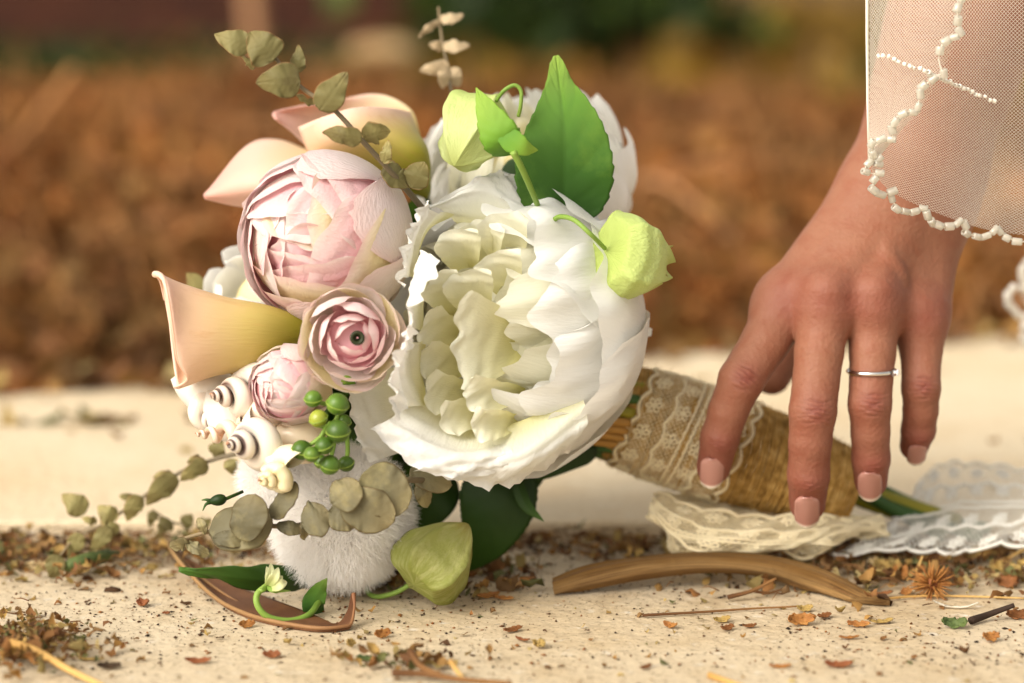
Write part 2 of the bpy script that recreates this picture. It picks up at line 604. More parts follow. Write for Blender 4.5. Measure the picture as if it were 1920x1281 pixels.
tb = empty('timber_edging', (-1.0, 5.2, 0))
tag(tb, 'dark brown timber edging out of focus at the top left', 'timber edging')
for k, (za, zb) in enumerate(((-.05, .115), (.119, .28))):
    box('plank', np.array([-2.6, -.06 + .012 * k, za]), np.array([.92, .06 + .012 * k, zb]), M_TIMBER, tb)
po = tag(tubes('wooden_stake', [np.array([P(478, 62, 3.2) * [1, 1, 0] + [0, 0, -.05], P(478, 62, 3.2), P(466, -60, 3.2), P(462, -300, 3.2)])], [[.017, .0165, .016, .016]],
      mat('pale stake wood', base=hexc('a87c58'), rough=.7), sides=14), 'pale upright stake out of focus behind the top eucalyptus sprig', 'stake')
n = 2500
px = rng.uniform(-.3, 2.6, n); py = rng.uniform(3.2, 9, n)
tag(flat_leaves('dry_grass', n, np.stack([px, py, rng.random(n) * .04], -1), (.06, .16), [hexc(h) for h in ('7a5a1c', '8a6a24', '6a4c14', '96742e', '5c5a1c')], M_GREENS, .5, .7, 8),
    'olive dry grass out of focus behind the hand', 'grass', kind='stuff')
# pale stones lying beyond the bank
def rock(px_, py_, Y, w_, h_, label):
    nu, nv = 20, 12
    U, V_ = np.meshgrid(np.linspace(0, 2 * PI, nu, endpoint=False), np.linspace(0, PI, nv))
    r = 1 + .12 * np.sin(3 * U + 1) * np.sin(V_) + .1 * np.sin(5 * U + 2 * V_)
    v = np.stack([r * np.cos(U) * np.sin(V_) * w_, r * np.sin(U) * np.sin(V_) * w_ * .7, -r * np.cos(V_) * h_], -1).reshape(-1, 3) + P(px_, py_, Y)
    return tag(make('stone', v, gridf(nu, nv, True), mat('pale stone', stops=[(.3, hexc('9a7a50')), (.7, hexc('c0a478'))], coord='noise', nscale=30, rough=.9)), label, 'stone')
rock(715, 100, 2.6, .055, .02, 'pale flat stone out of focus left of the blurred eucalyptus tip')
# ------------------------------------------------------------------ the bouquet
BQ = empty('bouquet', G(800, 1100))
BQ_LOC = np.array(BQ.location)
tag(BQ, 'white and pink silk flower bouquet with a twine wrapped handle on the stone', 'bouquet')

# everything in the bouquet is built in world coordinates and parented to it keeping its place
def bq(o, label=None, parent=None):
    o.parent = parent or BQ
    if parent is None:
        o.location = -BQ_LOC
    if label:
        o['label'] = label
    return o


WHITE = hexc('f2f2ee'); CREAM = hexc('f1efcf'); GREENCREAM = hexc('d9d58a')
M_WP = mat('white petal', [(0, hexc('e2dda0')), (.22, hexc('ecead2')), (.5, hexc('f0efe9')), (1, hexc('f2f1ef'))], rough=.5, trans=.34, bump=.25, bscale=5, bstretch=(9, 2, 1), bdist=.002, spec=.25)
M_WI = mat('cream inner petal', [(0, hexc('d6cf7e')), (.3, hexc('e4dfae')), (.7, hexc('ebe8ce')), (1, hexc('eeecdc'))], rough=.55, trans=.4, spec=.2, bump=.2, bscale=5, bstretch=(9, 2, 1), bdist=.002)
M_PP = mat('pale pink outer petal', [(0, hexc('e4dab0')), (.35, hexc('ecdfd5')), (.8, hexc('efe1df')), (1, hexc('edd4d1'))], rough=.5, trans=.3, noise=.12, nscale=40, ncol=None, bump=.35, bscale=4, bstretch=(3, 16, 1), bdist=.002, spec=.25)
M_PI = mat('pink inner petal', [(0, hexc('ecaab2')), (.5, hexc('f1c4c8')), (.85, hexc('f0d2d2')), (1, hexc('eedad5'))], rough=.6, trans=.28, noise=.1, nscale=60, spec=.2, bump=.25, bscale=5, bstretch=(9, 2, 1), bdist=.002)
M_PY = mat('yellow flushed petal', [(0, hexc('e2d898')), (.55, hexc('ebdeac')), (.85, hexc('eee0ca')), (1, hexc('edd4cb'))], rough=.5, trans=.35, noise=.2, nscale=45, spec=.2, bump=.25, bscale=5, bstretch=(9, 2, 1), bdist=.002)
M_CORE = mat('flower core', base=hexc('dccf9c'), rough=.8)
M_STEMG = mat('green stem', [(0, hexc('6c8a34')), (1, hexc('86a248'))], rough=.5)


def petal(name, fr, c, R, phi, wmax, th0, th1, mtl, par, seed, hz=1.0, flare=0.0, ruf=.02, notch=.04, round_=.22, freq=3.0, off=0.0, spiral=.04, nu=22, nv=22, tipw=.62, ecurl=.0):
    r = np.random.default_rng(seed)
    s = np.linspace(-1, 1, nu); t = np.linspace(0, 1, nv)
    Sg, T = np.meshgrid(s, t)
    freq = freq * .36
    ed = 1 - round_ * np.abs(Sg) ** 2.6 - notch * (wob(Sg * freq, seed, 3) * .5 + .5) - .006 * wob(Sg * 6, seed + 9, 2)
    tt = T * ed
    th = th0 + (th1 - th0) * tt
    sh = np.sin(PI * (.11 + tipw * T)) ** .75
    ph = phi + Sg * wmax * sh * np.clip(.88 / np.maximum(np.cos(th), .2), .9, 2.0) + .12 * T ** 2 * r.uniform(-1, 1)
    rip = ruf * (T ** 2.2) * wob(Sg * freq * .9 + .5 * T, seed + 1, 3) + .35 * ruf * wob(T * 5 + Sg * .5, seed + 2, 2) * T + .30 * ruf * wob(T * 3 + Sg * 2.5, seed + 6, 2) * T
    rip = rip + ecurl * np.clip((np.maximum(np.abs(Sg), T) - .68) / .32, 0, 1) ** 2 * T * (.6 + .4 * wob(Sg * 1.3 + T, seed + 4, 2))
    rad = R * (1 + rip + off + spiral * Sg)
    rr = rad * np.cos(th) + flare * R * tt ** 3
    z = rad * hz * np.sin(th)
    loc = np.stack([rr * np.cos(ph), rr * np.sin(ph), z], -1)
    v = loc @ fr + c
    return bq(make(name, v.reshape(-1, 3), gridf(nu, nv), mtl, uv=uvgrid(nu, nv)), None, par)


def shingle(fr, c, R, th0, ph, L_, W_, rb, lift, mtl, par, seed, ruf=.03, notch=.09, nu=22, nv=20):
    """petal lying on the dome of a bloom, its free edge towards the flower's axis and standing off a little"""
    r = np.random.default_rng(seed)
    Sg, T = np.meshgrid(np.linspace(-1, 1, nu), np.linspace(0, 1, nv))
    ed = 1 - .10 * np.abs(Sg) ** 3 - notch * (wob(Sg * 1.3, seed, 3) * .5 + .5)
    th = th0 - L_ * T * ed
    d0 = np.stack([np.sin(th) * math.cos(ph), np.sin(th) * math.sin(ph), np.cos(th)], -1)
    e = np.array([-math.sin(ph), math.cos(ph), 0])
    a = Sg * W_ * np.sin(PI * (.16 + .60 * T)) ** .7 + r.uniform(-.12, .12) * T
    d = np.cos(a)[..., None] * d0 + np.sin(a)[..., None] * e
    rad = R * (rb + lift * T ** 1.6 + ruf * np.maximum(T, np.abs(Sg) * .7) ** 2 * wob(Sg * 1.5 + .6 * T, seed + 1, 3) + .055 * Sg + .3 * ruf * wob(T * 4 + Sg, seed + 2, 2))
    v = (d * rad[..., None]) @ fr + c
    return bq(make('petal', v.reshape(-1, 3), gridf(nu, nv), mtl, uv=uvgrid(nu, nv)), None, par)


def core(name, fr, c, r, hz, label, m=None):
    nu, nv = 20, 12
    U, V_ = np.meshgrid(np.linspace(0, 2 * PI, nu, endpoint=False), np.linspace(-PI / 2, PI / 2, nv))
    v = np.stack([r * np.cos(U) * np.cos(V_), r * np.sin(U) * np.cos(V_), r * hz * np.sin(V_)], -1) @ fr + c
    return bq(make(name, v.reshape(-1, 3), gridf(nu, nv, True), m or M_CORE, uv=uvgrid(nu, nv)), label)


def freepetal(name, net, mtl, par, seed, ruf=.0015, freq=4.0, nu=26, nv=26, notch=.05, rnd=.0):
    """hand-laid petal: rows from base to tip of (px,py,Y)"""
    a = patch(PP(net), nu, nv)
    Sg, T = np.meshgrid(np.linspace(-1, 1, nu), np.linspace(0, 1, nv))
    nn = gnormals(a)
    # tip notches: pull the last rows back along the petal
    d = np.gradient(a, axis=0)
    a = a - d * (nv * notch * (wob(Sg * freq, seed, 2) * .5 + .5) * T ** 3 + nv * rnd * np.abs(Sg) ** 2.4 * T ** 2)[..., None]
    e = np.maximum(T ** 3, np.abs(Sg) ** 5 * T)
    a = a + nn * (ruf * e * wob(Sg * freq + T * 3, seed + 3, 3))[..., None] + nn * (.3 * ruf * wob(T * 6 + Sg, seed + 5, 2))[..., None]
    return bq(make(name, a.reshape(-1, 3), gridf(nu, nv), mtl, uv=uvgrid(nu, nv)), None, par)


# ---- big white peony in front
c = P(955, 612, .010); R = 262 * S(.010)
fr = frame_from((-.70, -.70, .12))
wp = core('white_peony', fr, c - fr[2] * R * .06, R * .70, .9, 'large open white peony with ruffled petals facing left', M_WI)
r = np.random.default_rng(5)
for k in range(7):      # outer rows, each a little shorter than the one beneath it
    petal('petal', fr, c, R * r.uniform(.97, 1.0), k * 2 * PI / 7 + .2, .80, R_(-80), R_(12 + r.uniform(-6, 8)), M_WP, wp, 100 + k, hz=.92, flare=.07, ruf=.055, notch=.10, freq=4, off=.02, spiral=.03, nu=44, nv=32, ecurl=.05, round_=.16)
for k in range(7):
    petal('petal', fr, c, R * r.uniform(.93, .97), k * 2 * PI / 7 + .6, .74, R_(-75), R_(31 + r.uniform(-8, 8)), M_WP, wp, 120 + k, hz=.96, flare=.02, ruf=.060, notch=.12, freq=4.4, spiral=.045, nu=44, nv=32, ecurl=.055, round_=.16)
for k in range(6):
    petal('petal', fr, c, R * r.uniform(.87, .93), k * 2 * PI / 6 + .1, .84, R_(-75), R_(47 + r.uniform(-9, 6)), M_WP, wp, 140 + k, hz=1.0, ruf=.060, notch=.12, freq=4.8, spiral=.05, nu=44, nv=32, ecurl=.055, round_=.16)
for k in range(9):
    petal('petal', fr, c, R * r.uniform(.74, .82), k * 2 * PI / 9 + .3, .50, R_(-70), R_(50 + r.uniform(-9, 7)), M_WI, wp, 170 + k, hz=1.02, ruf=.06, notch=.11, freq=3.5, spiral=.05, ecurl=.06)
for k in range(10):
    petal('petal', fr, c, R * r.uniform(.58, .70), k * 2 * PI / 10 + r.uniform(-.2, .2), .46, R_(-60), R_(50 + r.uniform(-12, 8)), M_WI, wp, 190 + k, hz=1.12, ruf=.08, notch=.14, freq=3.4, spiral=.06, ecurl=.08)
for k in range(10):
    petal('petal', fr, c, R * r.uniform(.38, .54), k * 2 * PI / 10 + r.uniform(-.2, .2), .52, R_(-50), R_(54 + r.uniform(-14, 8)), M_WI, wp, 210 + k, hz=1.38, ruf=.10, notch=.15, freq=3.4, spiral=.07, ecurl=.1)
for k in range(8):
    petal('petal', fr, c, R * r.uniform(.14, .34), k * 2 * PI / 8 + r.uniform(-.3, .3), .75, R_(-40), R_(56 + r.uniform(-12, 8)), M_WI, wp, 230 + k, hz=2.2, ruf=.14, notch=.16, freq=3.4, spiral=.08, ecurl=.1)
# broad cream petals crowding the opening: base middle, tip middle, width in pixels, depth of base and tip
for k, (bx, by, tx, ty, wd, Y0, Y1, nt, fq) in enumerate((
        (985, 640, 838, 640, 175, -.020, -.043, .22, 2.4), (900, 600, 868, 505, 92, -.012, -.034, .06, 1.1), (880, 520, 848, 428, 84, -.006, -.026, .05, 1.0), (905, 520, 900, 410, 80, -.002, -.020, .05, 1.2),
        (870, 600, 812, 515, 76, -.008, -.030, .05, 1.0), (870, 640, 790, 600, 72, -.008, -.031, .06, 1.0), (880, 690, 784, 672, 74, -.010, -.035, .06, 1.2), (900, 740, 792, 735, 74, -.013, -.039, .08, 1.2),
        (930, 760, 822, 792, 64, -.018, -.044, .06, 1.0), (960, 520, 935, 395, 90, .0, -.022, .05, 1.2), (985, 740, 866, 742, 66, -.022, -.047, .10, 1.6), (960, 560, 925, 470, 84, -.008, -.030, .05, 1.0), (980, 790, 880, 800, 60, -.026, -.049, .08, 1.2))):
    d_ = np.array([tx - bx, ty - by], float); L_ = np.hypot(*d_); d_ /= L_
    q_ = np.array([-d_[1], d_[0]])
    rows_ = []
    for f_, w_, e_ in ((0, .40, 0), (.35, .78, -.004), (.7, 1.05, -.004), (1.0, 1.0, .002)):
        cxy = np.array([bx, by]) + d_ * L_ * f_
        Yc = Y0 + (Y1 - Y0) * f_ + e_
        rows_.append([(*(cxy + q_ * wd / 2 * w_ * s_), Yc - .0050 * s_ * s_ - .002 * (f_ > .9)) for s_ in (-1, -.5, 0, .5, 1)])
    freepetal('petal', rows_, M_WI, wp, 330 + k, .0014, fq, notch=nt * .8 + .02, rnd=.16)
# loose outer petals of the peony
freepetal('petal', [[(760, 690, -.005), (770, 760, -.005), (800, 800, .0)], [(690, 690, -.022), (700, 780, -.022), (745, 850, -.015)], [(650, 700, -.03), (660, 800, -.03), (690, 868, -.024)]], M_WP, wp, 300, .002)
freepetal('petal', [[(800, 740, -.02), (880, 800, -.03), (960, 800, -.03)], [(740, 780, -.045), (850, 850, -.052), (960, 850, -.048)], [(690, 805, -.048), (800, 890, -.055), (960, 890, -.045)]], M_WP, wp, 301, .003, 5)
freepetal('petal', [[(880, 800, -.03), (980, 790, -.035), (1090, 730, -.028)], [(840, 860, -.045), (980, 862, -.050), (1100, 800, -.034)], [(770, 880, -.040), (930, 915, -.040), (1060, 850, -.018)]], M_WP, wp, 302, .003, 5)
freepetal('petal', [[(860, 420, .0), (930, 440, .0), (1000, 430, .0)], [(820, 390, -.008), (915, 360, -.006), (1005, 400, .0)], [(800, 392, -.008), (910, 325, -.004), (975, 330, .004)]], M_WP, wp, 303, .0025, 4)
freepetal('petal', [[(830, 520, -.01), (800, 560, -.012), (790, 620, -.012)], [(790, 470, -.036), (770, 540, -.044), (770, 620, -.044)], [(830, 490, -.050), (780, 580, -.060), (760, 670, -.054)]], M_WP, wp, 304, .003, 4)
freepetal('petal', [[(850, 400, -.012), (800, 440, -.016), (775, 520, -.016)], [(810, 395, -.024), (778, 440, -.028), (758, 520, -.032)], [(798, 372, -.030), (762, 450, -.036), (748, 540, -.040)]], M_WP, wp, 306, .003, 4)
freepetal('petal', [[(800, 640, -.03), (790, 700, -.034), (800, 760, -.03)], [(765, 640, -.050), (752, 700, -.054), (765, 765, -.05)], [(775, 610, -.064), (735, 700, -.066), (735, 790, -.058)]], M_WP, wp, 307, .003, 4)
freepetal('petal', [[(1120, 590, .02), (1130, 640, .02)], [(1180, 590, .012), (1170, 660, .014)], [(1228, 622, .012), (1185, 668, .016)]], M_WP, wp, 305, .001, 3)

# ---- pink peony
c = P(612, 448, -.005); R = 166 * S(-.005)
fr = frame_from((-.46, -.86, .14))
pp = core('pink_peony', fr, c - fr[2] * R * .02, R * .74, 1.0, 'pale pink half open peony with yellow flushed petals', mat('pink heart', base=hexc('e0a4aa'), rough=.8))
for k in range(7):
    petal('petal', fr, c, R * 1.0, k * 2 * PI / 7 + .35, .70, R_(-85), R_(34 + r.uniform(-5, 14)), M_PP, pp, 400 + k, hz=1.0, ruf=.012, notch=.05, freq=2.5, round_=.28, spiral=.03, nu=28, nv=28)
def dome(fr, c, R, par, seed, mats):
    r = np.random.default_rng(seed)
    q = 0
    for th0, n_, L_, W_, rb, lf in ((90, 5, 44, 52, .90, .08), (70, 5, 42, 46, .865, .09), (52, 4, 38, 44, .83, .10), (36, 4, 34, 36, .79, .12), (20, 3, 26, 26, .75, .16)):
        for k in range(n_):
            q += 1
            shingle(fr, c, R, R_(th0 + r.uniform(-4, 4)), k * 2 * PI / n_ + r.uniform(-.12, .12) + th0, R_(L_ * r.uniform(.85, 1.15)), R_(W_ + 3), rb, lf, mats[q % len(mats)], par, seed + q, ruf=.030, notch=.10)


dome(fr, c, R, pp, 4400, [M_PI, M_PI, M_PP, M_PI, M_PY])

# ---- ranunculus with a dark eye
c = P(655, 634, -.050); R = 98 * S(-.05)
fr = frame_from((.05, -.98, .10))
ra = core('ranunculus', fr, c - fr[2] * R * .25, R * .42, .5, 'open pink ranunculus with a dark green eye', mat('deep pink heart', base=hexc('e8b4ba'), rough=.7))
lay = [(1.0, 5, 0, .75, M_PP), (.95, 5, 22, .78, M_PY), (.82, 5, 32, .80, M_PP), (.66, 4, 40, .95, M_PI), (.50, 4, 46, .95, M_PI), (.36, 3, 50, 1.2, M_PI)]
for a, (q, n_, t1, wm, mm) in enumerate(lay):
    for k in range(n_):
        petal('petal', fr, c + fr[0] * R * (.10 * a / 6) , R * q * r.uniform(.94, 1.05), k * 2 * PI / n_ + a * .45 + r.uniform(-.2, .2), wm, R_(-80), R_(t1 + r.uniform(-10, 9)), mm, ra, 500 + a * 10 + k, hz=.80, ruf=.035, notch=.06, freq=3, spiral=.055, flare=.06 if a < 2 else 0, nu=18, nv=18)
M_EYE = mat('dark green eye', base=hexc('2c3018'), rough=.5)
e = np.array([.10, 0, 0]) * R
ec = c + fr[2] * R * .30 + np.array([.16, 0, .02]) * R
U, V_ = np.meshgrid(np.linspace(0, 2 * PI, 24, endpoint=False), np.arange(7))
rr_ = np.array([.02, .055, .06, .12, .145, .14, .10])[V_] * R
zz_ = np.array([-.06, -.06, .05, .10, .06, -.05, -.2])[V_] * R
bq(make('eye', (np.stack([rr_ * np.cos(U), rr_ * np.sin(U), zz_], -1) @ fr + ec).reshape(-1, 3), gridf(24, 7, True), M_EYE), None, ra)

# ---- half closed pink bud
c = P(545, 722, -.036); R = 78 * S(-.036)
fr = frame_from((-.42, -.80, .12))
pb = core('pink_bud', fr, c - fr[2] * R * .04, R * .76, 1.0, 'half closed pale pink bud above the shells', bpy.data.materials['pink heart'])
for k in range(6):
    petal('petal', fr, c, R, k * 2 * PI / 6 + .1, .68, R_(-85), R_(34 + r.uniform(-6, 10)), M_PP if k % 2 else M_PY, pb, 600 + k, hz=1.1, ruf=.02, notch=.05, freq=3, spiral=.03, nu=18, nv=18)
dome(fr, c, R, pb, 4600, [M_PI, M_PP, M_PI])

# ---- white peony behind, top
c = P(985, 330, .075); R = 203 * S(.075)
fr = frame_from((-.15, -.45, .80))
wb = core('white_peony', fr, c - fr[2] * R * .3, R * .6, .8, 'white peony with a frilled top behind the big green leaf')
for k in range(9):
    petal('petal', fr, c, R, k * 2 * PI / 9 + .2, .56, R_(-85), R_(30 + r.uniform(-8, 10)), M_WP, wb, 700 + k, hz=.9, ruf=.03, notch=.08, freq=4, spiral=.03, flare=.05)
for a, (q, n_, t1) in enumerate(((.9, 8, 52), (.72, 8, 60), (.5, 7, 64), (.3, 5, 66))):
    for k in range(n_):
        petal('petal', fr, c, R * q, k * 2 * PI / n_ + a * .4, .5, R_(-60), R_(t1 + r.uniform(-12, 8)), M_WP if a < 1 else M_WI, wb, 720 + a * 10 + k, hz=.95 + .06 * a, ruf=.07, notch=.22, freq=7, spiral=.05)

# ---- white bloom behind, left
c = P(478, 548, .040); R = 104 * S(.04)
fr = frame_from((-.5, -.5, .5))
wl = core('white_bloom', fr, c - fr[2] * R * .3, R * .6, .8, 'white bloom tucked behind the front calla lily')
for k in range(8):
    petal('petal', fr, c, R, k * 2 * PI / 8, .58, R_(-85), R_(40 + r.uniform(-8, 10)), M_WP, wl, 800 + k, hz=.9, ruf=.03, notch=.06, freq=3, nu=16, nv=16)
for k in range(6):
    petal('petal', fr, c, R * .7, k * 2 * PI / 6, .6, R_(-60), R_(60 + r.uniform(-8, 10)), M_WP, wl, 820 + k, hz=1.1, ruf=.05, notch=.08, freq=3, nu=16, nv=16)

# ---- calla lilies
M_CALLA = mat('calla outside', [(0, hexc('8c8c24')), (.34, hexc('aaa038')), (.56, hexc('ccb46c')), (.76, hexc('e2be98')), (1, hexc('f3cdb8'))], rough=.48, trans=.12, noise=.07, nscale=40, bump=.25, bscale=5, bstretch=(26, 2, 1), bdist=.0012, spec=.3, ncol=hexc('c8945c'), cstretch=(14, 2.2, 1), fac=(.56, .92))
M_CALLA2 = mat('calla inside', [(0, hexc('c8b866')), (.3, hexc('ead4aa')), (.6, hexc('f2d0bc')), (1, hexc('efbcae'))], rough=.48, trans=.3, noise=.08, nscale=40, bump=.25, bscale=5, bstretch=(22, 2, 1), bdist=.0012, spec=.3)


def solid(o, t, off=0.0):
    md = o.modifiers.new('thickness', 'SOLIDIFY'); md.thickness = t; md.offset = off
    return o


def funnel(name, st, Yc, label, m, nu=44, nv=40, lip=None, open_=0.0):
    """closed tapering tube: st = list of (top px,py, bottom px,py, depth factor)"""
    tp = cr(np.array([[a, b] for a, b, _, _, _ in st], float), nv)
    bt = cr(np.array([[a, b] for _, _, a, b, _ in st], float), nv)
    dp = cr(np.array([[d, y] for (_, _, _, _, d), y in zip(st, Yc)], float), nv)
    ph = np.linspace(0, 2 * PI, nu, endpoint=False)
    T = np.linspace(0, 1, nv)
    pxy = (tp[:, None] + bt[:, None]) / 2 + (tp[:, None] - bt[:, None]) / 2 * np.cos(ph)[None, :, None]
    half = np.linalg.norm(tp - bt, axis=1) / 2
    Yg = dp[:, 1][:, None] - np.sin(ph)[None] * (half * dp[:, 0])[:, None] * S(0.0)
    if lip is not None:
        pxy, Yg = lip(pxy, Yg, ph, T)
    v = P(pxy[..., 0], pxy[..., 1], Yg)
    u, vv = np.meshgrid(np.linspace(.1, .9, nu), T)
    return bq(make(name, v.reshape(-1, 3), gridf(nu, nv, True), m, uv=np.stack([u.ravel(), vv.ravel()], -1)), label)


cl = funnel('calla_lily', [(640, 590, 628, 640, .95), (600, 590, 588, 650, .95), (560, 592, 540, 662, .9), (500, 574, 470, 690, .85), (420, 558, 400, 704, .8), (345, 534, 352, 722, .72), (302, 511, 334, 731, .64)],
            [.0, -.008, -.016, -.022, -.026, -.028, -.030], 'peach calla lily with a green throat pointing left', M_CALLA, 60, 50,
            lip=lambda pxy, Y, ph, T: (pxy + np.stack([(np.clip(T - .70, 0, 1) / .30)[:, None] ** 2 * (np.where(ph < PI, 9 * np.sin(ph) + 17 * np.exp(-((ph / PI - .80) / .10) ** 2) - 7 * np.exp(-((ph / PI - .97) / .06) ** 2), 0) - 9 * np.exp(-(np.minimum(ph, 2 * PI - ph) / .30) ** 2))[None], (np.clip(T - .75, 0, 1) / .25)[:, None] ** 2 * (4 * np.cos(3 * ph + .6))[None]], -1), Y - .004 * (np.clip(T - .75, 0, 1) / .25)[:, None] ** 2 * np.sin(ph * 2)[None]))
solid(cl, .0010)
# rolled rim of that calla, thickest at its upper corner
me_ = cl.data
rim = np.array([me_.vertices[i].co for i in range(49 * 60, 50 * 60)])
ph_ = np.linspace(0, 2 * PI, 60, endpoint=False)
rim = np.concatenate([rim[-10:], rim[:31]])
rr_ = np.interp(np.concatenate([ph_[-10:] - 2 * PI, ph_[:31]]), [-1.1, -.2, .0, .35, .9, 3.2], [.0004, .0009, .0014, .0011, .0005, .0004])
bq(tubes('rolled_rim', [rim + np.array([-.0004, 0, 0])], [rr_], mat('calla rim', base=hexc('f0c4ac'), rough=.45), sides=10), None, cl)


def sheet(name, net, m, label=None, par=None, nu=26, nv=26, t=.0008, ruf=0, seed=1, uvf=None):
    a = patch(PP(net), nu, nv)
    if ruf:
        Sg, T = np.meshgrid(np.linspace(-1, 1, nu), np.linspace(0, 1, nv))
        a = a + gnormals(a) * (ruf * wob(Sg * 3 + 2 * T, seed) * np.maximum(np.abs(Sg), T) ** 2)[..., None]
    uv = uvgrid(nu, nv)
    if uvf:
        uv = uvf(uv)
    o = bq(make(name, a.reshape(-1, 3), gridf(nu, nv), m, uv=uv), label, par)
    if t:
        solid(o, t)
    return o


# upper calla: rows run from the throat (right, low) to the rim
ca = sheet('calla_lily', [[(800, 372, .05), (806, 360, .046), (806, 345, .044), (800, 330, .044), (796, 325, .05)],
                          [(748, 352, .045), (770, 330, .028), (798, 300, .024), (800, 280, .032), (790, 270, .05)],
                          [(660, 330, .045), (700, 285, .022), (742, 262, .018), (772, 250, .03), (778, 235, .056)],
                          [(590, 300, .045), (622, 262, .022), (680, 226, .018), (738, 220, .032), (770, 216, .060)],
                          [(560, 238, .042), (600, 222, .026), (665, 203, .022), (730, 204, .036), (770, 212, .062)]], M_CALLA,
           'peach calla lily opening up at the top of the bouquet', t=.001)
sheet('back_limb', [[(790, 330, .062), (790, 290, .07), (786, 250, .068)],
                    [(690, 320, .062), (710, 250, .078), (770, 206, .068)],
                    [(600, 290, .06), (620, 225, .078), (715, 177, .075)],
                    [(545, 245, .055), (560, 210, .068), (640, 186, .075)],
                    [(516, 222, .05), (511, 213, .055), (522, 207, .058)]], M_CALLA2, None, ca, t=.001)
# middle left calla
sheet('calla_lily', [[(690, 400, .04), (690, 370, .03), (680, 340, .03), (660, 310, .045)],
                     [(600, 400, .036), (595, 370, .02), (590, 325, .022), (585, 285, .045)],
                     [(500, 392, .034), (500, 355, .018), (505, 310, .024), (520, 262, .05)],
                     [(440, 385, .034), (440, 360, .022), (445, 325, .026), (462, 275, .05)],
                     [(385, 372, .034), (383, 368, .032), (384, 364, .034), (392, 357, .038)]], M_CALLA2, 'pale peach calla lily pointing left behind the pink peony', t=.001)

# ---- physalis lanterns
M_PHY = mat('lime lantern husk', [(0, hexc('bccd70')), (.35, hexc('ccda8a')), (.75, hexc('d6e09c')), (1, hexc('bcc474'))], rough=.55, trans=.30, noise=.08, nscale=70, bump=.5, bscale=5, bstretch=(20, 3, 1), bdist=.002, spec=.25)
M_PHY2 = mat('olive lantern husk', [(0, hexc('8c9444')), (.35, hexc('9ea256')), (.75, hexc('aaac62')), (1, hexc('aa9e56'))], rough=.6, trans=.25, noise=.12, nscale=70, ncol=hexc('b8b878'), cstretch=(30, 5, 1), bump=.3, bscale=5, bstretch=(20, 3, 1), bdist=.002, spec=.25)


def lantern(c, axis, R, Lz, label, m, roll=0, lobes=5, sharp=.16, tip=0.0, open_=False, up=(0, 0, 1)):
    """ribbed husk: stem end at -z, tip at +z"""
    fr = frame_from(axis, up)
    nu, nv = 80, 36
    U, T = np.meshgrid(np.linspace(0, 2 * PI, nu, endpoint=False), np.linspace(0, 1, nv))
    prof = np.sin(PI * T ** .72) ** .72 if not open_ else np.sin(PI * (.93 * T) ** .62) ** .62
    cell = ((U * lobes / (2 * PI) + roll) % 1) - .5
    rib = np.abs(cell) * 2                   # 1 on the rib, 0 mid face
    rad = R * prof * (1 - sharp + sharp * (.65 * rib ** 1.6 + .9 * rib ** 10))
    rad *= 1 + .02 * np.sin(T * 22 + 9 * cell ** 2)
    z = Lz * (T - .5)
    if open_:
        z = z + Lz * .16 * np.clip(T - .8, 0, 1) / .2 * (rib ** 2 - .3)
    dim = Lz * .10 * np.exp(-(T / .09) ** 2)
    loc = np.stack([rad * np.cos(U), rad * np.sin(U), z + dim], -1)
    uv = np.stack([(U / (2 * PI)).ravel(), T.ravel()], -1)
    return bq(make('lantern_husk', (loc @ fr + c).reshape(-1, 3), gridf(nu, nv, True), m, uv=uv), label), fr


lantern(P(886, 252, -.004), P(832, 330, -.03) - P(925, 172, .01), 76 * S(0), 186 * S(0), 'lime green lantern husk at the top left of the big leaf', M_PHY, roll=.30, sharp=.22)
l2, f2 = lantern(P(1184, 486, -.020), np.array([.80, .42, -.30]), 90 * S(.0), 140 * S(.0), 'lime green lantern husk seen from its stem end at the right', M_PHY, roll=.15, open_=True, sharp=.13)
lantern(P(822, 1046, -.028), P(884, 975, -.012) - P(772, 1100, -.03), 78 * S(0), 178 * S(0), 'olive lantern husk resting on the stone under the bouquet', M_PHY2, roll=.42, sharp=.24)
tip = [(1230, 462, -.010), (1246, 465, -.014), (1262, 461, -.018)]
tubes_m = tubes('husk_tip', [cr(PP(tip), 6), cr(PP([(1230, 470, -.010), (1246, 472, -.014), (1256, 478, -.016)]), 6), cr(PP([(1215, 505, -.020), (1236, 508, -.022), (1252, 518, -.024)]), 6)], [[.0022, .002, .0015, .001, .0006, .0002]] * 3, M_PHY2)
bq(tubes_m, None, l2)


def stem(pts, r0, r1, m, par=None, label=None, name='stem', n=26, sides=8):
    return bq(tubes(name, [cr(PP(pts), n)], [np.linspace(r0, r1, n)], m, sides=sides), label, par)


stem([(1030, 430, -.014), (1045, 408, -.024), (1075, 412, -.032), (1108, 440, -.036), (1134, 466, -.026)], .0011, .0009, M_STEMG, l2)

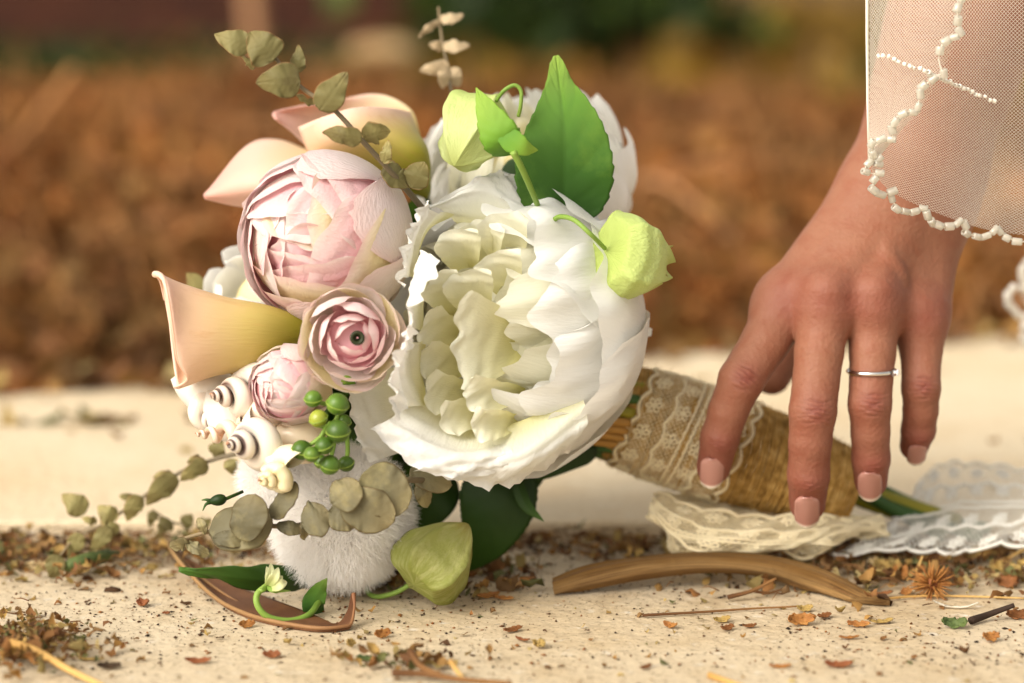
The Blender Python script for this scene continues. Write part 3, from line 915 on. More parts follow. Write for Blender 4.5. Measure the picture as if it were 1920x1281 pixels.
# ---- leaves
def leaf(name, mid, width, m, label=None, par=None, roll=0.0, fold=.25, serr=0.0, nserr=18, shape='ovate', nu=15, nv=40, cup=0.0, t=.0005, veins=0.0, seed=0, wavy=0.0):
    """mid: midrib pixels (px,py,Y) from base to tip; width: full width in photograph pixels"""
    mid = np.array(mid, float)
    M = cr(PP(mid), nv)
    T = np.linspace(0, 1, nv)
    sc = S(mid[:, 2].mean())
    tg = nrm(np.gradient(M, axis=0))
    view = nrm(M - CAM)
    side = nrm(np.cross(tg, view))
    nn = np.cross(side, tg)
    rl = np.radians(np.interp(T, np.linspace(0, 1, len(np.atleast_1d(roll))), np.atleast_1d(roll))) if np.ndim(roll) else np.full(nv, R_(roll))
    s2 = side * np.cos(rl)[:, None] + nn * np.sin(rl)[:, None]
    n2 = -side * np.sin(rl)[:, None] + nn * np.cos(rl)[:, None]
    if shape == 'ovate':
        wd = np.sin(PI * np.clip(T, 0, 1) ** .62) ** .85
        wd = np.where(T > .8, np.maximum(wd, 0), wd)
    elif shape == 'disc':
        wd = np.sqrt(np.clip(1 - (2 * T - 1) ** 2, 0, 1)) ** .9 * (1 + .08 * wob(T * 2.2, seed, 2)) * (1 - .12 * (T - .5))
    elif shape == 'round':
        wd = np.sin(PI * np.clip(T, 0, 1) ** .62) ** .62 * (1 + .10 * wob(T * 2.2, seed, 2))
    elif shape == 'drip':                                   # ovate with a long tip
        wd = np.interp(T, [0, .05, .1, .2, .32, .42, .5, .6, .68, .75, .87, .95, 1], [.1, .55, .76, .92, .93, .82, .69, .48, .32, .22, .15, .11, .03])
        wd = np.convolve(np.pad(wd, 3, mode='edge'), np.ones(7) / 7, 'valid')
    else:
        wd = np.sin(PI * T) ** .7
    wd = np.maximum(wd, .015) * width / 2 * sc
    s = np.linspace(-1, 1, nu)
    saw = 1 + serr * (((T * nserr) % 1) - .5)
    sg = s[None, :] * wd[:, None] * (1 + (saw[:, None] - 1) * np.abs(s)[None, :] ** 3)
    h = fold * np.abs(sg) - cup * (np.linspace(-1, 1, nv)[:, None] ** 2) * width * sc * .3
    if veins:
        q = (T[:, None] * 7 - np.abs(s)[None] * 1.5) % 1
        h = h + veins * (np.exp(-((q - .5) / .10) ** 2) + 1.4 * np.exp(-(s[None] / .09) ** 2))
    if wavy:
        h = h + wavy * np.abs(s)[None] ** 2 * wob(T[:, None] * 4 + s[None] * .6, seed + 3)
    v = M[:, None] + s2[:, None] * sg[..., None] + n2[:, None] * h[..., None]
    o = bq(make(name, v.reshape(-1, 3), gridf(nu, nv), m, uv=uvgrid(nu, nv)), label, par)
    if t:
        solid(o, t)
    return o


M_LEAF = mat('green cloth leaf', [(0, hexc('244514')), (.28, hexc('3c681e')), (.6, hexc('5f8c2e')), (1, hexc('94b04a'))], rough=.5, trans=.18, noise=.06, nscale=40, bump=.5, bscale=5, bstretch=(50, 60, 1), bdist=.0008, spec=.3, ncol=hexc('6c9030'), fac=(.5, .8))
M_LEAF2 = mat('lime cloth leaf', [(0, hexc('5a9030')), (.4, hexc('74a434')), (1, hexc('9cba48'))], rough=.5, trans=.2, noise=.1, nscale=60, bump=.3, bscale=5, bstretch=(120, 120, 1), bdist=.0005, spec=.3)
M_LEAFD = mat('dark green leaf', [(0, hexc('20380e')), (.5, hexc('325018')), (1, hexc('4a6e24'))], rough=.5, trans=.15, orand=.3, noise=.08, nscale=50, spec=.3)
leaf('leaf', [(1050, 425, .002), (1058, 330, -.006), (1058, 230, -.006), (1048, 150, .002), (1042, 108, .008)], 198, M_LEAF, 'large bright green pointed leaf standing at the top', fold=-.10, serr=.05, nserr=16, shape='drip', veins=.00032, cup=.1, wavy=.0012, nu=31, nv=70)
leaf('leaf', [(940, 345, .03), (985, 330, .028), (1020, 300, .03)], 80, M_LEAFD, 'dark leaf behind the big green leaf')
sl_ = leaf('leaf', [(965, 288, -.022), (940, 262, -.032), (915, 215, -.030), (893, 165, -.024)], 76, M_LEAF2, 'small lime leaf with a looped stem in front of the lantern', fold=.22, serr=.12, nserr=6, roll=12, veins=.0003)
leaf('lower_blade', [(938, 240, -.031), (960, 264, -.033), (985, 278, -.033), (1008, 282, -.028)], 44, M_LEAF2, None, sl_, fold=.12, serr=.12, nserr=5)
stem([(1018, 410, -.005), (1000, 365, -.020), (978, 315, -.030), (962, 285, -.034)], .0011, .0014, M_STEMG, sl_)
stem([(930, 190, -.010), (945, 170, -.012), (965, 160, -.012), (977, 172, -.012), (976, 200, -.012), (972, 218, -.010)], .0008, .0008, M_STEMG, sl_)
# leaves underneath
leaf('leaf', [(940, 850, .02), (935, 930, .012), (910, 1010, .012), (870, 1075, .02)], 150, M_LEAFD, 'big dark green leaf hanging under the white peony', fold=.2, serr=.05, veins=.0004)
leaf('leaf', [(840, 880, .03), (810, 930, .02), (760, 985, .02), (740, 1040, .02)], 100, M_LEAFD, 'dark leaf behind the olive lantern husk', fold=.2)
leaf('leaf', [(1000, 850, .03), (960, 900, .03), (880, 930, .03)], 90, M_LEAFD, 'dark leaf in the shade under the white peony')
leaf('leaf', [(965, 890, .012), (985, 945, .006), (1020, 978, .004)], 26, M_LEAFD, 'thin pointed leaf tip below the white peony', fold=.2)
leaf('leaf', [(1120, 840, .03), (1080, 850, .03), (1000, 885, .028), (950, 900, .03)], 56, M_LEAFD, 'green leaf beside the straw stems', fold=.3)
leaf('leaf', [(1060, 852, .026), (1020, 860, .024), (985, 880, .026)], 44, mat('yellow green leaf', base=hexc('9a9a34'), rough=.5, trans=.2), 'yellow green leaf under the white peony edge')
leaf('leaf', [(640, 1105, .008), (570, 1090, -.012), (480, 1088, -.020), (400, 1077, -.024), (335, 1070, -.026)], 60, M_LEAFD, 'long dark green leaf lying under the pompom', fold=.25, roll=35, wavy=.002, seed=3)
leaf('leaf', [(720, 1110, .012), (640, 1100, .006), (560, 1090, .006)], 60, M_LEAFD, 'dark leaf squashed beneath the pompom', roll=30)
leaf('leaf', [(600, 1165, -.030), (588, 1135, -.036), (600, 1105, -.034), (612, 1085, -.03)], 44, M_LEAF, 'small green leaf beside the looped white bud', fold=.3, wavy=.001)
leaf('leaf', [(592, 1160, -.032), (615, 1172, -.036), (642, 1168, -.036)], 26, M_LEAF, 'small green leaf lying in the curled brown leaf')
leaf('leaf', [(652, 735, -.04), (655, 722, -.046), (648, 712, -.048), (640, 716, -.048)], 24, M_LEAF2, 'tiny lime leaf above the green berries')
stem([(680, 1095, -.004), (700, 1118, -.012), (740, 1112, -.016), (775, 1092, -.018)], .0011, .0010, M_STEMG, None, 'looped green stem of the olive lantern husk')

# ---- eucalyptus
M_EUC = mat('dried eucalyptus leaf', [(0, hexc('83794c')), (.5, hexc('8c8454')), (1, hexc('9c8e5a'))], rough=.6, trans=.12, noise=.15, nscale=120, ncol=hexc('6a5c3c'), fac=(.52, .72), edge=hexc('9c7c50'), bump=.2, bscale=250, spec=.25, orand=.35)
M_EUCG = mat('grey eucalyptus leaf', [(0, hexc('6e674c')), (.5, hexc('7c755a')), (1, hexc('918460'))], rough=.6, trans=.08, noise=.2, nscale=110, ncol=hexc('a09468'), fac=(.48, .72), edge=hexc('6c5c3c'), bump=.3, bscale=350, spec=.25, orand=.35)
M_EUCS = mat('eucalyptus stem', [(0, hexc('6c6250')), (1, hexc('8c7a5c'))], rough=.7, bump=.3, bscale=300)


def sprig(st, r0, r1, leaves, label, m=M_EUC):
    s_ = stem(st, r0, r1, M_EUCS, None, label, 'eucalyptus_sprig', 40)
    for k, (bx, by, tx, ty, wdt, Y, roll, fold) in enumerate(leaves):
        mx_, my_ = (bx + tx) / 2, (by + ty) / 2
        leaf('leaf', [(bx, by, Y), (mx_, my_, Y - .002), (tx, ty, Y + .001)], wdt * (1.16 if m is M_EUCG else 1.1), m, None, s_, roll=roll, fold=fold * (.5 if m is M_EUCG else 1), shape='disc' if m is M_EUCG else 'round', nu=17, nv=26, veins=.00022, cup=.25, t=.0004, wavy=.0009, seed=k * 7 + int(bx))
    return s_


sprig([(800, 400, .0), (740, 330, -.024), (680, 265, -.034), (625, 205, -.036), (560, 160, -.034), (500, 90, -.030), (470, 70, -.03)], .0013, .0006,
      [(512, 112, 470, 62, 66, -.034, 0, .1), (470, 88, 404, 66, 44, -.028, -10, .1), (475, 130, 455, 105, 14, -.024, 40, .2), (562, 150, 482, 155, 62, -.038, 10, .15), (556, 135, 560, 86, 28, -.028, 20, .3),
       (600, 206, 650, 136, 50, -.040, 0, .12), (588, 196, 555, 178, 16, -.030, 45, .1), (678, 262, 606, 248, 36, -.040, 20, .25), (682, 258, 730, 245, 44, -.030, -30, .2), (720, 305, 728, 265, 22, -.036, 20, .2),
       (725, 310, 762, 352, 44, -.022, 30, .2), (770, 350, 795, 305, 50, -.020, 0, .2), (745, 330, 715, 300, 30, -.014, 30, .2)], 'olive eucalyptus sprig rising at the top left')
sprig([(846, 170, .075), (838, 120, .08), (828, 70, .085), (822, 14, .09)], .0007, .0005,
      [(826, 36, 868, 30, 22, .086, 30, .3), (824, 40, 786, 68, 14, .086, 30, .3), (832, 86, 880, 86, 24, .08, 30, .1), (834, 88, 806, 84, 20, .09, 30, .1), (842, 128, 788, 132, 28, .08, 20, .3), (842, 130, 862, 160, 32, .08, 0, .3), (840, 128, 830, 165, 26, .074, 30, .3)],
      'thin blurred eucalyptus tip above the white peony', mat('pale eucalyptus leaf', base=hexc('c0aa88'), rough=.6, trans=.15))
sprig([(470, 845, .02), (400, 862, .03), (330, 890, .035), (250, 945, .038), (190, 985, .035), (140, 1010, .03), (100, 1060, .02)], .0010, .0005,
      [(388, 866, 340, 900, 34, .028, 20, .2), (375, 858, 352, 868, 16, .032, 30, .2), (402, 855, 412, 822, 30, .032, 20, .2), (430, 862, 438, 888, 28, .022, 0, .2), (330, 892, 275, 945, 42, .032, 20, .2), (322, 898, 290, 895, 30, .04, 30, .2), (262, 930, 238, 975, 34, .034, 15, .2),
       (250, 938, 225, 930, 18, .04, 30, .1), (215, 975, 185, 950, 34, .034, 0, .1), (160, 960, 118, 928, 40, .036, 0, .1), (205, 990, 170, 1035, 30, .032, 0, .1), (180, 980, 155, 972, 16, .034, 30, .1), (150, 1000, 130, 1045, 30, .030, 0, .1), (105, 1040, 100, 1092, 34, .022, 0, .1), (220, 1000, 190, 975, 24, .034, 0, .1)],
      'long eucalyptus sprig drooping to the stone at the far left')
sprig([(360, 985, .05), (320, 978, .052), (285, 955, .052)], .0006, .0004, [(318, 975, 298, 998, 30, .05, 0, .2), (290, 960, 280, 985, 20, .052, 0, .2), (345, 985, 358, 965, 26, .05, 10, .2), (372, 985, 395, 975, 24, .05, 20, .2)], 'short blurred eucalyptus twig behind the drooping sprig')
sprig([(800, 900, -.03), (740, 905, -.046), (660, 950, -.052), (560, 985, -.05), (450, 985, -.046), (380, 1000, -.044), (345, 1010, -.044)], .0013, .0007,
      [(680, 890, 762, 950, 92, -.060, 10, .10), (640, 938, 738, 976, 78, -.064, -15, .12), (625, 945, 672, 905, 58, -.066, 10, .3), (618, 960, 672, 978, 52, -.062, 0, .2), (568, 982, 615, 962, 62, -.060, 10, .25), (575, 975, 570, 1010, 20, -.058, 40, .2),
       (510, 970, 555, 905, 40, -.056, 35, .3), (520, 985, 570, 995, 24, -.054, 10, .4), (395, 1000, 510, 965, 92, -.052, 28, .45), (450, 1010, 480, 928, 66, -.060, 20, .3), (400, 1010, 470, 1010, 30, -.056, 10, .3), (355, 1020, 320, 1025, 26, -.046, 40, .2), (385, 1000, 372, 972, 16, -.046, 20, .2), (350, 1018, 390, 1040, 24, -.046, 30, .2),
       (770, 880, 845, 910, 48, -.030, 20, .3), (790, 900, 800, 950, 30, -.026, 20, .4)], 'grey green eucalyptus sprig with broad round leaves in front of the pompom', M_EUCG)
leaf('leaf', [(370, 560, .05), (365, 530, .05), (350, 512, .05)], 40, M_EUC, 'olive leaf tip behind the white bloom at the left')
# rose hip bud
hb = stem([(455, 922, -.03), (432, 932, -.034), (418, 938, -.036)], .0007, .0008, M_LEAFD, None, 'small dark green bud on a thin stem', 'green_bud')
fr = frame_from(P(390, 942, -.036) - P(430, 934, -.036))
U, T = np.meshgrid(np.linspace(0, 2 * PI, 16, endpoint=False), np.linspace(0, 1, 12))
rr_ = 11 * S(0) * np.sin(PI * T ** .8) ** .7
bq(make('bud', (np.stack([rr_ * np.cos(U), rr_ * np.sin(U), 36 * S(0) * (T - .5)], -1) @ fr + P(408, 938, -.036)).reshape(-1, 3), gridf(16, 12, True), M_LEAFD), None, hb)
bq(tubes('sepal', [cr(PP([(394, 942, -.036), (386, 946, -.037), (380, 958, -.038)]), 8), cr(PP([(394, 939, -.036), (386, 937, -.036), (378, 938, -.036)]), 8)], [np.linspace(.0009, .0002, 8)] * 2, M_LEAFD), None, hb)
# looped white bud
wbud = stem([(600, 1125, -.034), (580, 1152, -.042), (545, 1164, -.046), (505, 1158, -.048), (484, 1138, -.048), (482, 1115, -.046), (500, 1098, -.044)], .0013, .0013, M_STEMG, None, 'small greenish white bud on a looped green stem', 'white_bud')
M_BUDP = mat('greenish white petal', [(0, hexc('a8b860')), (.5, hexc('d8dca4')), (1, hexc('e6e6bc'))], rough=.5, trans=.2)
for k, (tx, ty, dY, ww) in enumerate(((508, 1056, 0, 18), (522, 1064, -.004, 20), (538, 1092, -.004, 24), (500, 1062, .003, 14), (530, 1080, .004, 20))):
    leaf('petal', [(502, 1100, -.044), ((502 + tx) / 2 + 3, (1100 + ty) / 2, -.046 + dY), (tx, ty, -.044 + dY)], ww, M_BUDP, None, wbud, fold=-.3, shape='round', nu=9, nv=14, t=.0006)
for k, (tx, ty) in enumerate(((545, 1108), (484, 1104), (520, 1112))):
    leaf('sepal', [(500, 1100, -.045), ((500 + tx) / 2, 1107, -.048), (tx, ty, -.047)], 9, M_STEMG, None, wbud, nu=5, nv=8)

# ---- green berries
M_BERRY = mat('green berry', stops=[(.35, hexc('3e5a18')), (.55, hexc('567524')), (.7, hexc('748c34'))], coord='noise', nscale=90, orand=.25, rough=.38, spec=.4, bump=.15, bscale=500, sss=.15, sssr=(.4, .8, .1), ssss=.001)
M_BERRY2 = mat('yellow green berry', stops=[(.35, hexc('7a8824')), (.6, hexc('98a038'))], coord='noise', nscale=60, rough=.28, spec=.5)
M_SEAM = mat('berry seam', base=hexc('8aa040'), rough=.4)
br = bq(tubes('berry_cluster', [cr(PP(l), 14) for l in (
    [(640, 760, -.05), (628, 790, -.052), (606, 800, -.054), (588, 790, -.056)], [(628, 790, -.052), (640, 800, -.052), (634, 812, -.056)], [(620, 792, -.052), (604, 815, -.056), (592, 840, -.054)],
    [(640, 760, -.05), (612, 758, -.052), (590, 752, -.056)], [(628, 790, -.052), (612, 810, -.055), (588, 830, -.054), (570, 838, -.055)], [(648, 800, -.05), (652, 840, -.05), (650, 862, -.05)], [(632, 800, -.05), (625, 840, -.05), (618, 866, -.05)])], [.0009] * 7, M_STEMG, sides=7), 'cluster of green berries between bud and white peony')
for k, (bx, by, rad, Y, mm) in enumerate(((587, 748, 17, -.058, 0), (633, 758, 22, -.060, 0), (597, 785, 18, -.062, 1), (634, 809, 23, -.066, 0), (566, 844, 20, -.056, 0), (608, 836, 18, -.066, 0), (585, 852, 16, -.068, 0), (618, 872, 20, -.064, 0), (649, 870, 16, -.056, 0), (602, 866, 14, -.056, 0), (645, 790, 14, -.050, 0))):
    nu, nv = 24, 16
    U, V_ = np.meshgrid(np.linspace(0, 2 * PI, nu, endpoint=False), np.linspace(-PI / 2, PI / 2, nv))
    rr_ = rad * S(Y) * (1 + .035 * np.exp(-(V_ / .06) ** 2))
    fr = frame_from((.3 * math.sin(k * 2.1), -.25, .9))
    v = np.stack([rr_ * np.cos(U) * np.cos(V_), rr_ * np.sin(U) * np.cos(V_), rr_ * .96 * np.sin(V_)], -1) @ fr + P(bx, by, Y)
    b_ = bq(make('berry', v.reshape(-1, 3), gridf(nu, nv, True), M_BERRY2 if mm else M_BERRY), None, br)
    an = np.linspace(0, 2 * PI, 30)
    ring_ = np.stack([np.cos(an), np.sin(an), 0 * an], -1) * rad * S(Y) * 1.022 @ fr + P(bx, by, Y)
    sm = tubes('seam', [ring_], [.00022], M_SEAM, sides=5, cap=False)
    sm.parent = br
    sm.data.name = 'seam'

# ---- shells
M_SHELL = mat('white shell', base=(1, 1, 1), rough=.3, spec=.5, tint=True, sss=.1, sssr=(1, .7, .5), ssss=.001, bump=.15, bscale=200)


def shell(c, axis, R, label, turns=4.2, grow=.30, tall=.9, dark=hexc('5a382c'), light=hexc('e6dacb'), mid=hexc('e0d4c6'), darkto=.84, knob=0.0, up=(0, 0, 1), phase=0.0, parent=None):
    fr = frame_from(axis, up)
    na, nt = int(turns * 40), 18
    a = np.linspace(0, turns * 2 * PI, na)
    q = np.exp(-grow * a / (2 * PI) * 2.0)                 # 1 at the mouth -> small at the apex
    tub = R * .44 * q
    A, B = np.meshgrid(np.linspace(0, 2 * PI, nt, endpoint=False), a)
    Q = np.exp(-grow * B / (2 * PI) * 2.0)
    kn = 1 + knob * np.clip(np.cos(B * 4.0), 0, 1) ** 2 * np.clip(np.cos(A - .9), 0, 1)
    ro = R * .58 * Q + R * .44 * Q * np.cos(A) * kn
    z = R * tall * 1.9 * (1 - Q) + R * .50 * Q * np.sin(A) * kn
    loc = np.stack([ro * np.cos(B + phase), ro * np.sin(B + phase), z - R * .5], -1)
    f = np.clip((B / (turns * 2 * PI) - (1 - darkto)) / .10, 0, 1)
    band = np.clip(np.cos(A - .5) * 6 - 4.4, 0, 1) + .35 * np.clip(np.cos(A - 2.2) * 4 - 3, 0, 1)
    cdk = np.array(dark)[None, None] * (1 - band[..., None]) + np.array(mid)[None, None] * band[..., None]
    apex = np.clip((B / (turns * 2 * PI) - .88) / .06, 0, 1)[..., None]
    cc = np.array(light)[None, None] * (1 - f[..., None]) + cdk * f[..., None]
    cc = cc * (1 - apex) + np.array(hexc('b08468'))[None, None] * apex
    cc = cc * (1 + .04 * np.sin(B * 40))[..., None]
    return bq(make('sea_shell', (loc @ fr + c).reshape(-1, 3), gridf(nt, na, True), M_SHELL, col=cc.reshape(-1, 3)), label)


def blob(name, c, axis, rx, ry, rz, m, label=None, par=None, col=None, seed=0, amp=.04, power=1.0):
    fr = frame_from(axis)
    nu, nv = 28, 20
    U, T = np.meshgrid(np.linspace(0, 2 * PI, nu, endpoint=False), np.linspace(0, 1, nv))
    pr = np.sin(PI * T ** power) ** .8 * (1 + amp * np.sin(3 * U + 5 * T + seed))
    v = np.stack([rx * pr * np.cos(U), ry * pr * np.sin(U), rz * (2 * T - 1)], -1) @ fr + c
    return bq(make(name, v.reshape(-1, 3), gridf(nu, nv, True), m, col=np.tile(np.array(col or hexc('e6dfd4')), (nu * nv, 1))), label, par)


shell(P(455, 738, -.030), (-.75, -.55, .05), 62 * S(0), 'banded brown sea shell under the calla lily', phase=1.0)
shell(P(488, 826, -.046), (-.62, -.74, .06), 74 * S(0), 'white sea shell with a purple brown spiral tip', phase=2.2, dark=hexc('4c3030'))
shell(P(392, 776, -.018), (.30, -.70, -.25), 50 * S(0), 'white sea shell with a dark brown tip at the far left', phase=.4, turns=3.4, dark=hexc('5c4038'))
shell(P(528, 888, -.056), (-.62, -.72, -.10), 52 * S(0), 'cream knobbed sea shell above the pompom', light=hexc('eadfbc'), mid=hexc('eadbb4'), dark=hexc('e0cfa0'), knob=.35, turns=3.4, phase=.8)
shell(P(452, 812, -.036), (-.85, -.35, .05), 44 * S(0), 'small tan pointed sea shell', light=hexc('e8ccb0'), dark=hexc('cfa888'), mid=hexc('f0dcc8'), tall=1.4, phase=2.0)
blob('sea_shell', P(395, 735, -.008), (-.8, -.2, .3), .0125, .010, .017, M_SHELL, 'smooth white cowrie shape shell below the calla lily', seed=2)
blob('sea_shell', P(430, 785, -.020), (.6, -.1, -.7), .010, .009, .015, M_SHELL, 'rounded white shell between the banded shells', seed=1)
blob('sea_shell', P(560, 820, -.030), (.7, -.3, -.4), .011, .010, .015, M_SHELL, 'cream shell side behind the green berries', col=hexc('ecd9bc'), seed=3)
blob('sea_shell', P(498, 772, -.030), (.7, -.3, .2), .009, .008, .012, M_SHELL, 'small cream shell under the pink bud', col=hexc('f0dcc4'), seed=4)

# ---- pompom
M_FUR = mat('white plush fibre', base=hexc('fffdfb'), rough=.8, trans=.5, sheen=.2)


def pompom(c, R, n, ln, label, seed, squash=(1, 1, 1), par=None, th=.00016):
    r = np.random.default_rng(seed)
    nu, nv = 28, 18
    U, V_ = np.meshgrid(np.linspace(0, 2 * PI, nu, endpoint=False), np.linspace(-PI / 2, PI / 2, nv))
    sq = np.array(squash)
    v = np.stack([np.cos(U) * np.cos(V_), np.sin(U) * np.cos(V_), np.sin(V_)], -1) * sq * R + c
    o = bq(make('pompom', v.reshape(-1, 3), gridf(nu, nv, True), M_FUR, uv=uvgrid(nu, nv)), label, par)
    d = nrm(r.normal(0, 1, (n, 3)))
    root = d * sq * R * .97 + c
    g = nrm(d + r.normal(0, .42, (n, 3)) + np.array([0, 0, -.12]))
    L_ = ln * r.uniform(.55, 1.25, n)
    bend = r.normal(0, .25, (n, 3)) + np.array([0, 0, -.25])
    p0 = root; p1 = root + g * (L_ * .5)[:, None]; p2 = p1 + nrm(g + bend) * (L_ * .5)[:, None]
    sd = nrm(np.cross(g, nrm(root - CAM))) * th
    V = np.stack([p0 - sd, p0 + sd, p1 - sd * .8, p1 + sd * .8, p2 - sd * .15, p2 + sd * .15], 1).reshape(-1, 3)
    b = np.arange(n)[:, None] * 6
    F = np.concatenate([b + np.array([0, 1, 3, 2]), b + np.array([2, 3, 5, 4])])
    f = bq(make('plush', V, F, M_FUR, uv=np.zeros((len(V), 2))), None, o)
    f['kind'] = 'stuff'
    return o


pompom(P(640, 970, -.006), 116 * S(0), 26000, .0078, 'white plush pompom at the bottom of the bouquet', 1)
pompom(P(520, 900, -.006), 60 * S(0), 8000, .0055, 'smaller white plush pompom behind the shells', 2)

# ---- inner bulk of foliage that hides the gaps
n = 160
q = nrm(rng.normal(0, 1, (n, 3))) * (rng.random(n) ** .4)[:, None] * np.array([.060, .018, .056]) + P(790, 640, .078)
ff = flat_leaves('filler_foliage', n, q - BQ_LOC, (.025, .04), greens[:2] + [greens[3]], M_GREENS, .4, 1.2, 77)
ff.parent = BQ
ff['kind'] = 'stuff'

# ---- handle: stems, twine, lace
M_TWINE = mat('jute twine', stops=[(.3, hexc('8a6832')), (.5, hexc('ae8848')), (.7, hexc('c4a264'))], coord='noise', nscale=260, rough=.9, bump=.6, bscale=900)
HA, HM, HB = P(1148, 772, .050), P(1330, 832, .050), P(1600, 916, .050)


def hax(t):
    return HA[None] * (1 - np.atleast_1d(t))[:, None] + HB[None] * np.atleast_1d(t)[:, None]


def hrad(t):
    return np.interp(t, [-.05, 0, .06, .2, .45, .75, .95, 1, 1.02], np.array([90, 92, 99, 106, 106, 92, 74, 66, 62]) * .985 * S(.05))


hfr = frame_from(HB - HA)
HL = np.linalg.norm(HB - HA)
turns = 86
an = np.linspace(0, turns * 2 * PI, turns * 40)
tt = an / an[-1] + .0035 * np.sin(an * .31) * .4
tr = HL / turns * .52
jit = np.interp(an, np.linspace(0, an[-1], turns * 3), np.random.default_rng(4).normal(0, .00022, turns * 3))
line = hax(tt) + (hrad(tt) - tr * .2 + jit)[:, None] * (np.cos(an)[:, None] * hfr[0] + np.sin(an)[:, None] * hfr[1])
tw = bq(tubes('twine_wrap', [line], [tr], M_TWINE, sides=6), 'brown jute twine wound round the stems')
# loose fibres standing off the twine
n = 900
r4 = np.random.default_rng(8)
ta, aa = r4.random(n), r4.uniform(0, 2 * PI, n)
rad_ = np.cos(aa)[:, None] * hfr[0] + np.sin(aa)[:, None] * hfr[1]
b0 = hax(ta) + rad_ * (hrad(ta) + tr * .5)[:, None]
tang = nrm(np.cross(hfr[2], rad_)) * r4.choice([-1, 1], n)[:, None]
dirn = nrm(tang + rad_ * r4.uniform(.05, .8, n)[:, None] + r4.normal(0, .3, (n, 3)))
b1 = b0 + dirn * r4.uniform(.002, .006, n)[:, None]
sd = nrm(np.cross(dirn, b0 - CAM)) * .00007
V = np.stack([b0 - sd, b0 + sd, b1 + sd * .3, b1 - sd * .3], 1).reshape(-1, 3)
fz = bq(make('loose_fibres', V, np.arange(n * 4).reshape(-1, 4), M_TWINE), None, tw)
fz['kind'] = 'stuff'

M_STRAW = mat('straw stem', [(0, hexc('9c7434')), (.5, hexc('b88c46')), (1, hexc('a87c3c'))], rough=.6, noise=.2, nscale=50)
M_STEMD = mat('dark green wrapped stem', [(0, hexc('2c4a1c')), (1, hexc('3c5c28'))], rough=.45)
M_STEMY = mat('olive stem', [(0, hexc('7c7c20')), (1, hexc('8c8428'))], rough=.5)
for k, (y0, y1, dY, rad, mm) in enumerate(((700, 690, .0, 11, M_STEMD), (715, 712, -.012, 12, M_STEMY), (738, 735, -.018, 10, M_STEMD), (758, 760, -.020, 11, M_STEMY), (780, 778, -.022, 9, M_STRAW), (795, 792, -.022, 8, M_STRAW), (806, 806, -.021, 8, M_STRAW),
                                           (822, 818, -.018, 8, M_STRAW), (832, 828, -.014, 9, M_STEMD), (842, 836, -.008, 12, M_STEMD), (770, 770, .004, 18, M_STEMD), (800, 800, .004, 18, M_STEMD), (745, 745, .006, 18, M_STEMD), (830, 826, .004, 14, M_STEMY))):
    sx = 1176 - (y1 - 690) * .40
    stem([(980, 700 + (y0 - 770) * .9, .035 + dY * .6), (1070, y0 - 6, .045 + dY), (sx + 40, y1 + 16, .05 + dY)], rad * S(.05), rad * S(.05), mm, None, None)
for k, (x1, y1, dY, rad, mm) in enumerate(((1745, 962, .014, 12, M_STEMD), (1798, 978, .012, 14, M_STEMY), (1770, 1006, .008, 13, M_STEMD), (1785, 996, .012, 13, M_STEMY), (1720, 950, .020, 12, M_STEMD), (1790, 985, .018, 13, M_STEMY), (1840, 1010, .010, 12, M_STEMD), (1855, 992, .016, 12, M_STEMD))):
    a0 = (1585, 905 + (k % 4) * 12 - 18)
    stem([(a0[0], a0[1], .05 + dY * .6), (1640, a0[1] + 26, .05 + dY), (x1, y1, .052 + dY)], rad * S(.05), rad * S(.05), mm, None, None)


# lace: real threads laid out on a strip (u along, v across), then mapped onto a surface
def lace_threads(Lu, W, p=.0125):
    out = []
    n = int(Lu / p) + 1
    fine, med, bold = .00015, .00046, .00086
    for sgn in (-1, 1):
        for inset, rr, am in ((0, bold, .0028), (.0015, fine, .0028), (.0105, bold * .9, -.0020), (.0118, fine, -.0020)):
            u = np.linspace(0, Lu, n * 16)
            v = sgn * (W / 2 - .003 - inset + am * np.abs(np.sin(PI * u / p)) ** .8)
            out.append((u, v, rr))
        for k in range(n):
            uc = k * p + p / 2
            for vc, sz in ((W / 2 - .0065, .0036), (W / 2 - .019, .0034)):
                for a in range(6):
                    an_ = a * PI / 3 + .3
                    q = np.linspace(0, 2 * PI, 9)
                    lx = sz * .55 + sz * .45 * np.cos(q); ly = sz * .26 * np.sin(q)
                    out.append((uc + lx * math.cos(an_) - ly * math.sin(an_), sgn * (vc + lx * math.sin(an_) + ly * math.cos(an_)), med))
    for v0 in (-.0016, .0016):
        u = np.linspace(0, Lu, n * 8)
        out.append((u, v0 + .00025 * np.sin(u * 2500), bold * .75))
    st = .0021
    for k in range(int((Lu + W) / st)):
        for d in (-1, 1):
            v = np.linspace(-W / 2 + .004, W / 2 - .004, 26)
            u = k * st + d * v + (-W / 2)
            ok = (u > 0) & (u < Lu)
            if ok.sum() > 3:
                out.append((u[ok], v[ok] + .0002 * np.sin(u[ok] * 4000), fine))
    return out


def lace(name, Lu, W, fn, m, label=None, par=None, kind='stuff', p=.0125):
    ln = []; rr = []
    for u, v, r_ in lace_threads(Lu, W, p):
        ln.append(fn(u, v)); rr.append(r_)
    o = bq(tubes(name, ln, rr, m, sides=4, cap=False), label, par)
    o['kind'] = kind
    return o


M_LACE = mat('ivory lace thread', base=hexc('fff2cf'), rough=.8, trans=.25)
M_LACEW = mat('white lace thread', base=hexc('fdfaf2'), rough=.8, trans=.3)
WL = .050


def on_handle(u, v):
    t = .30 + v / HL - .02 * np.sin(u * 0)
    a = u / .0232 + .2
    # the band sits a little askew
    t = t + .035 * np.sin(a + .6)
    return hax(t) + (hrad(t) + tr * .75)[:, None] * (np.cos(a)[:, None] * hfr[0] + np.sin(a)[:, None] * hfr[1])


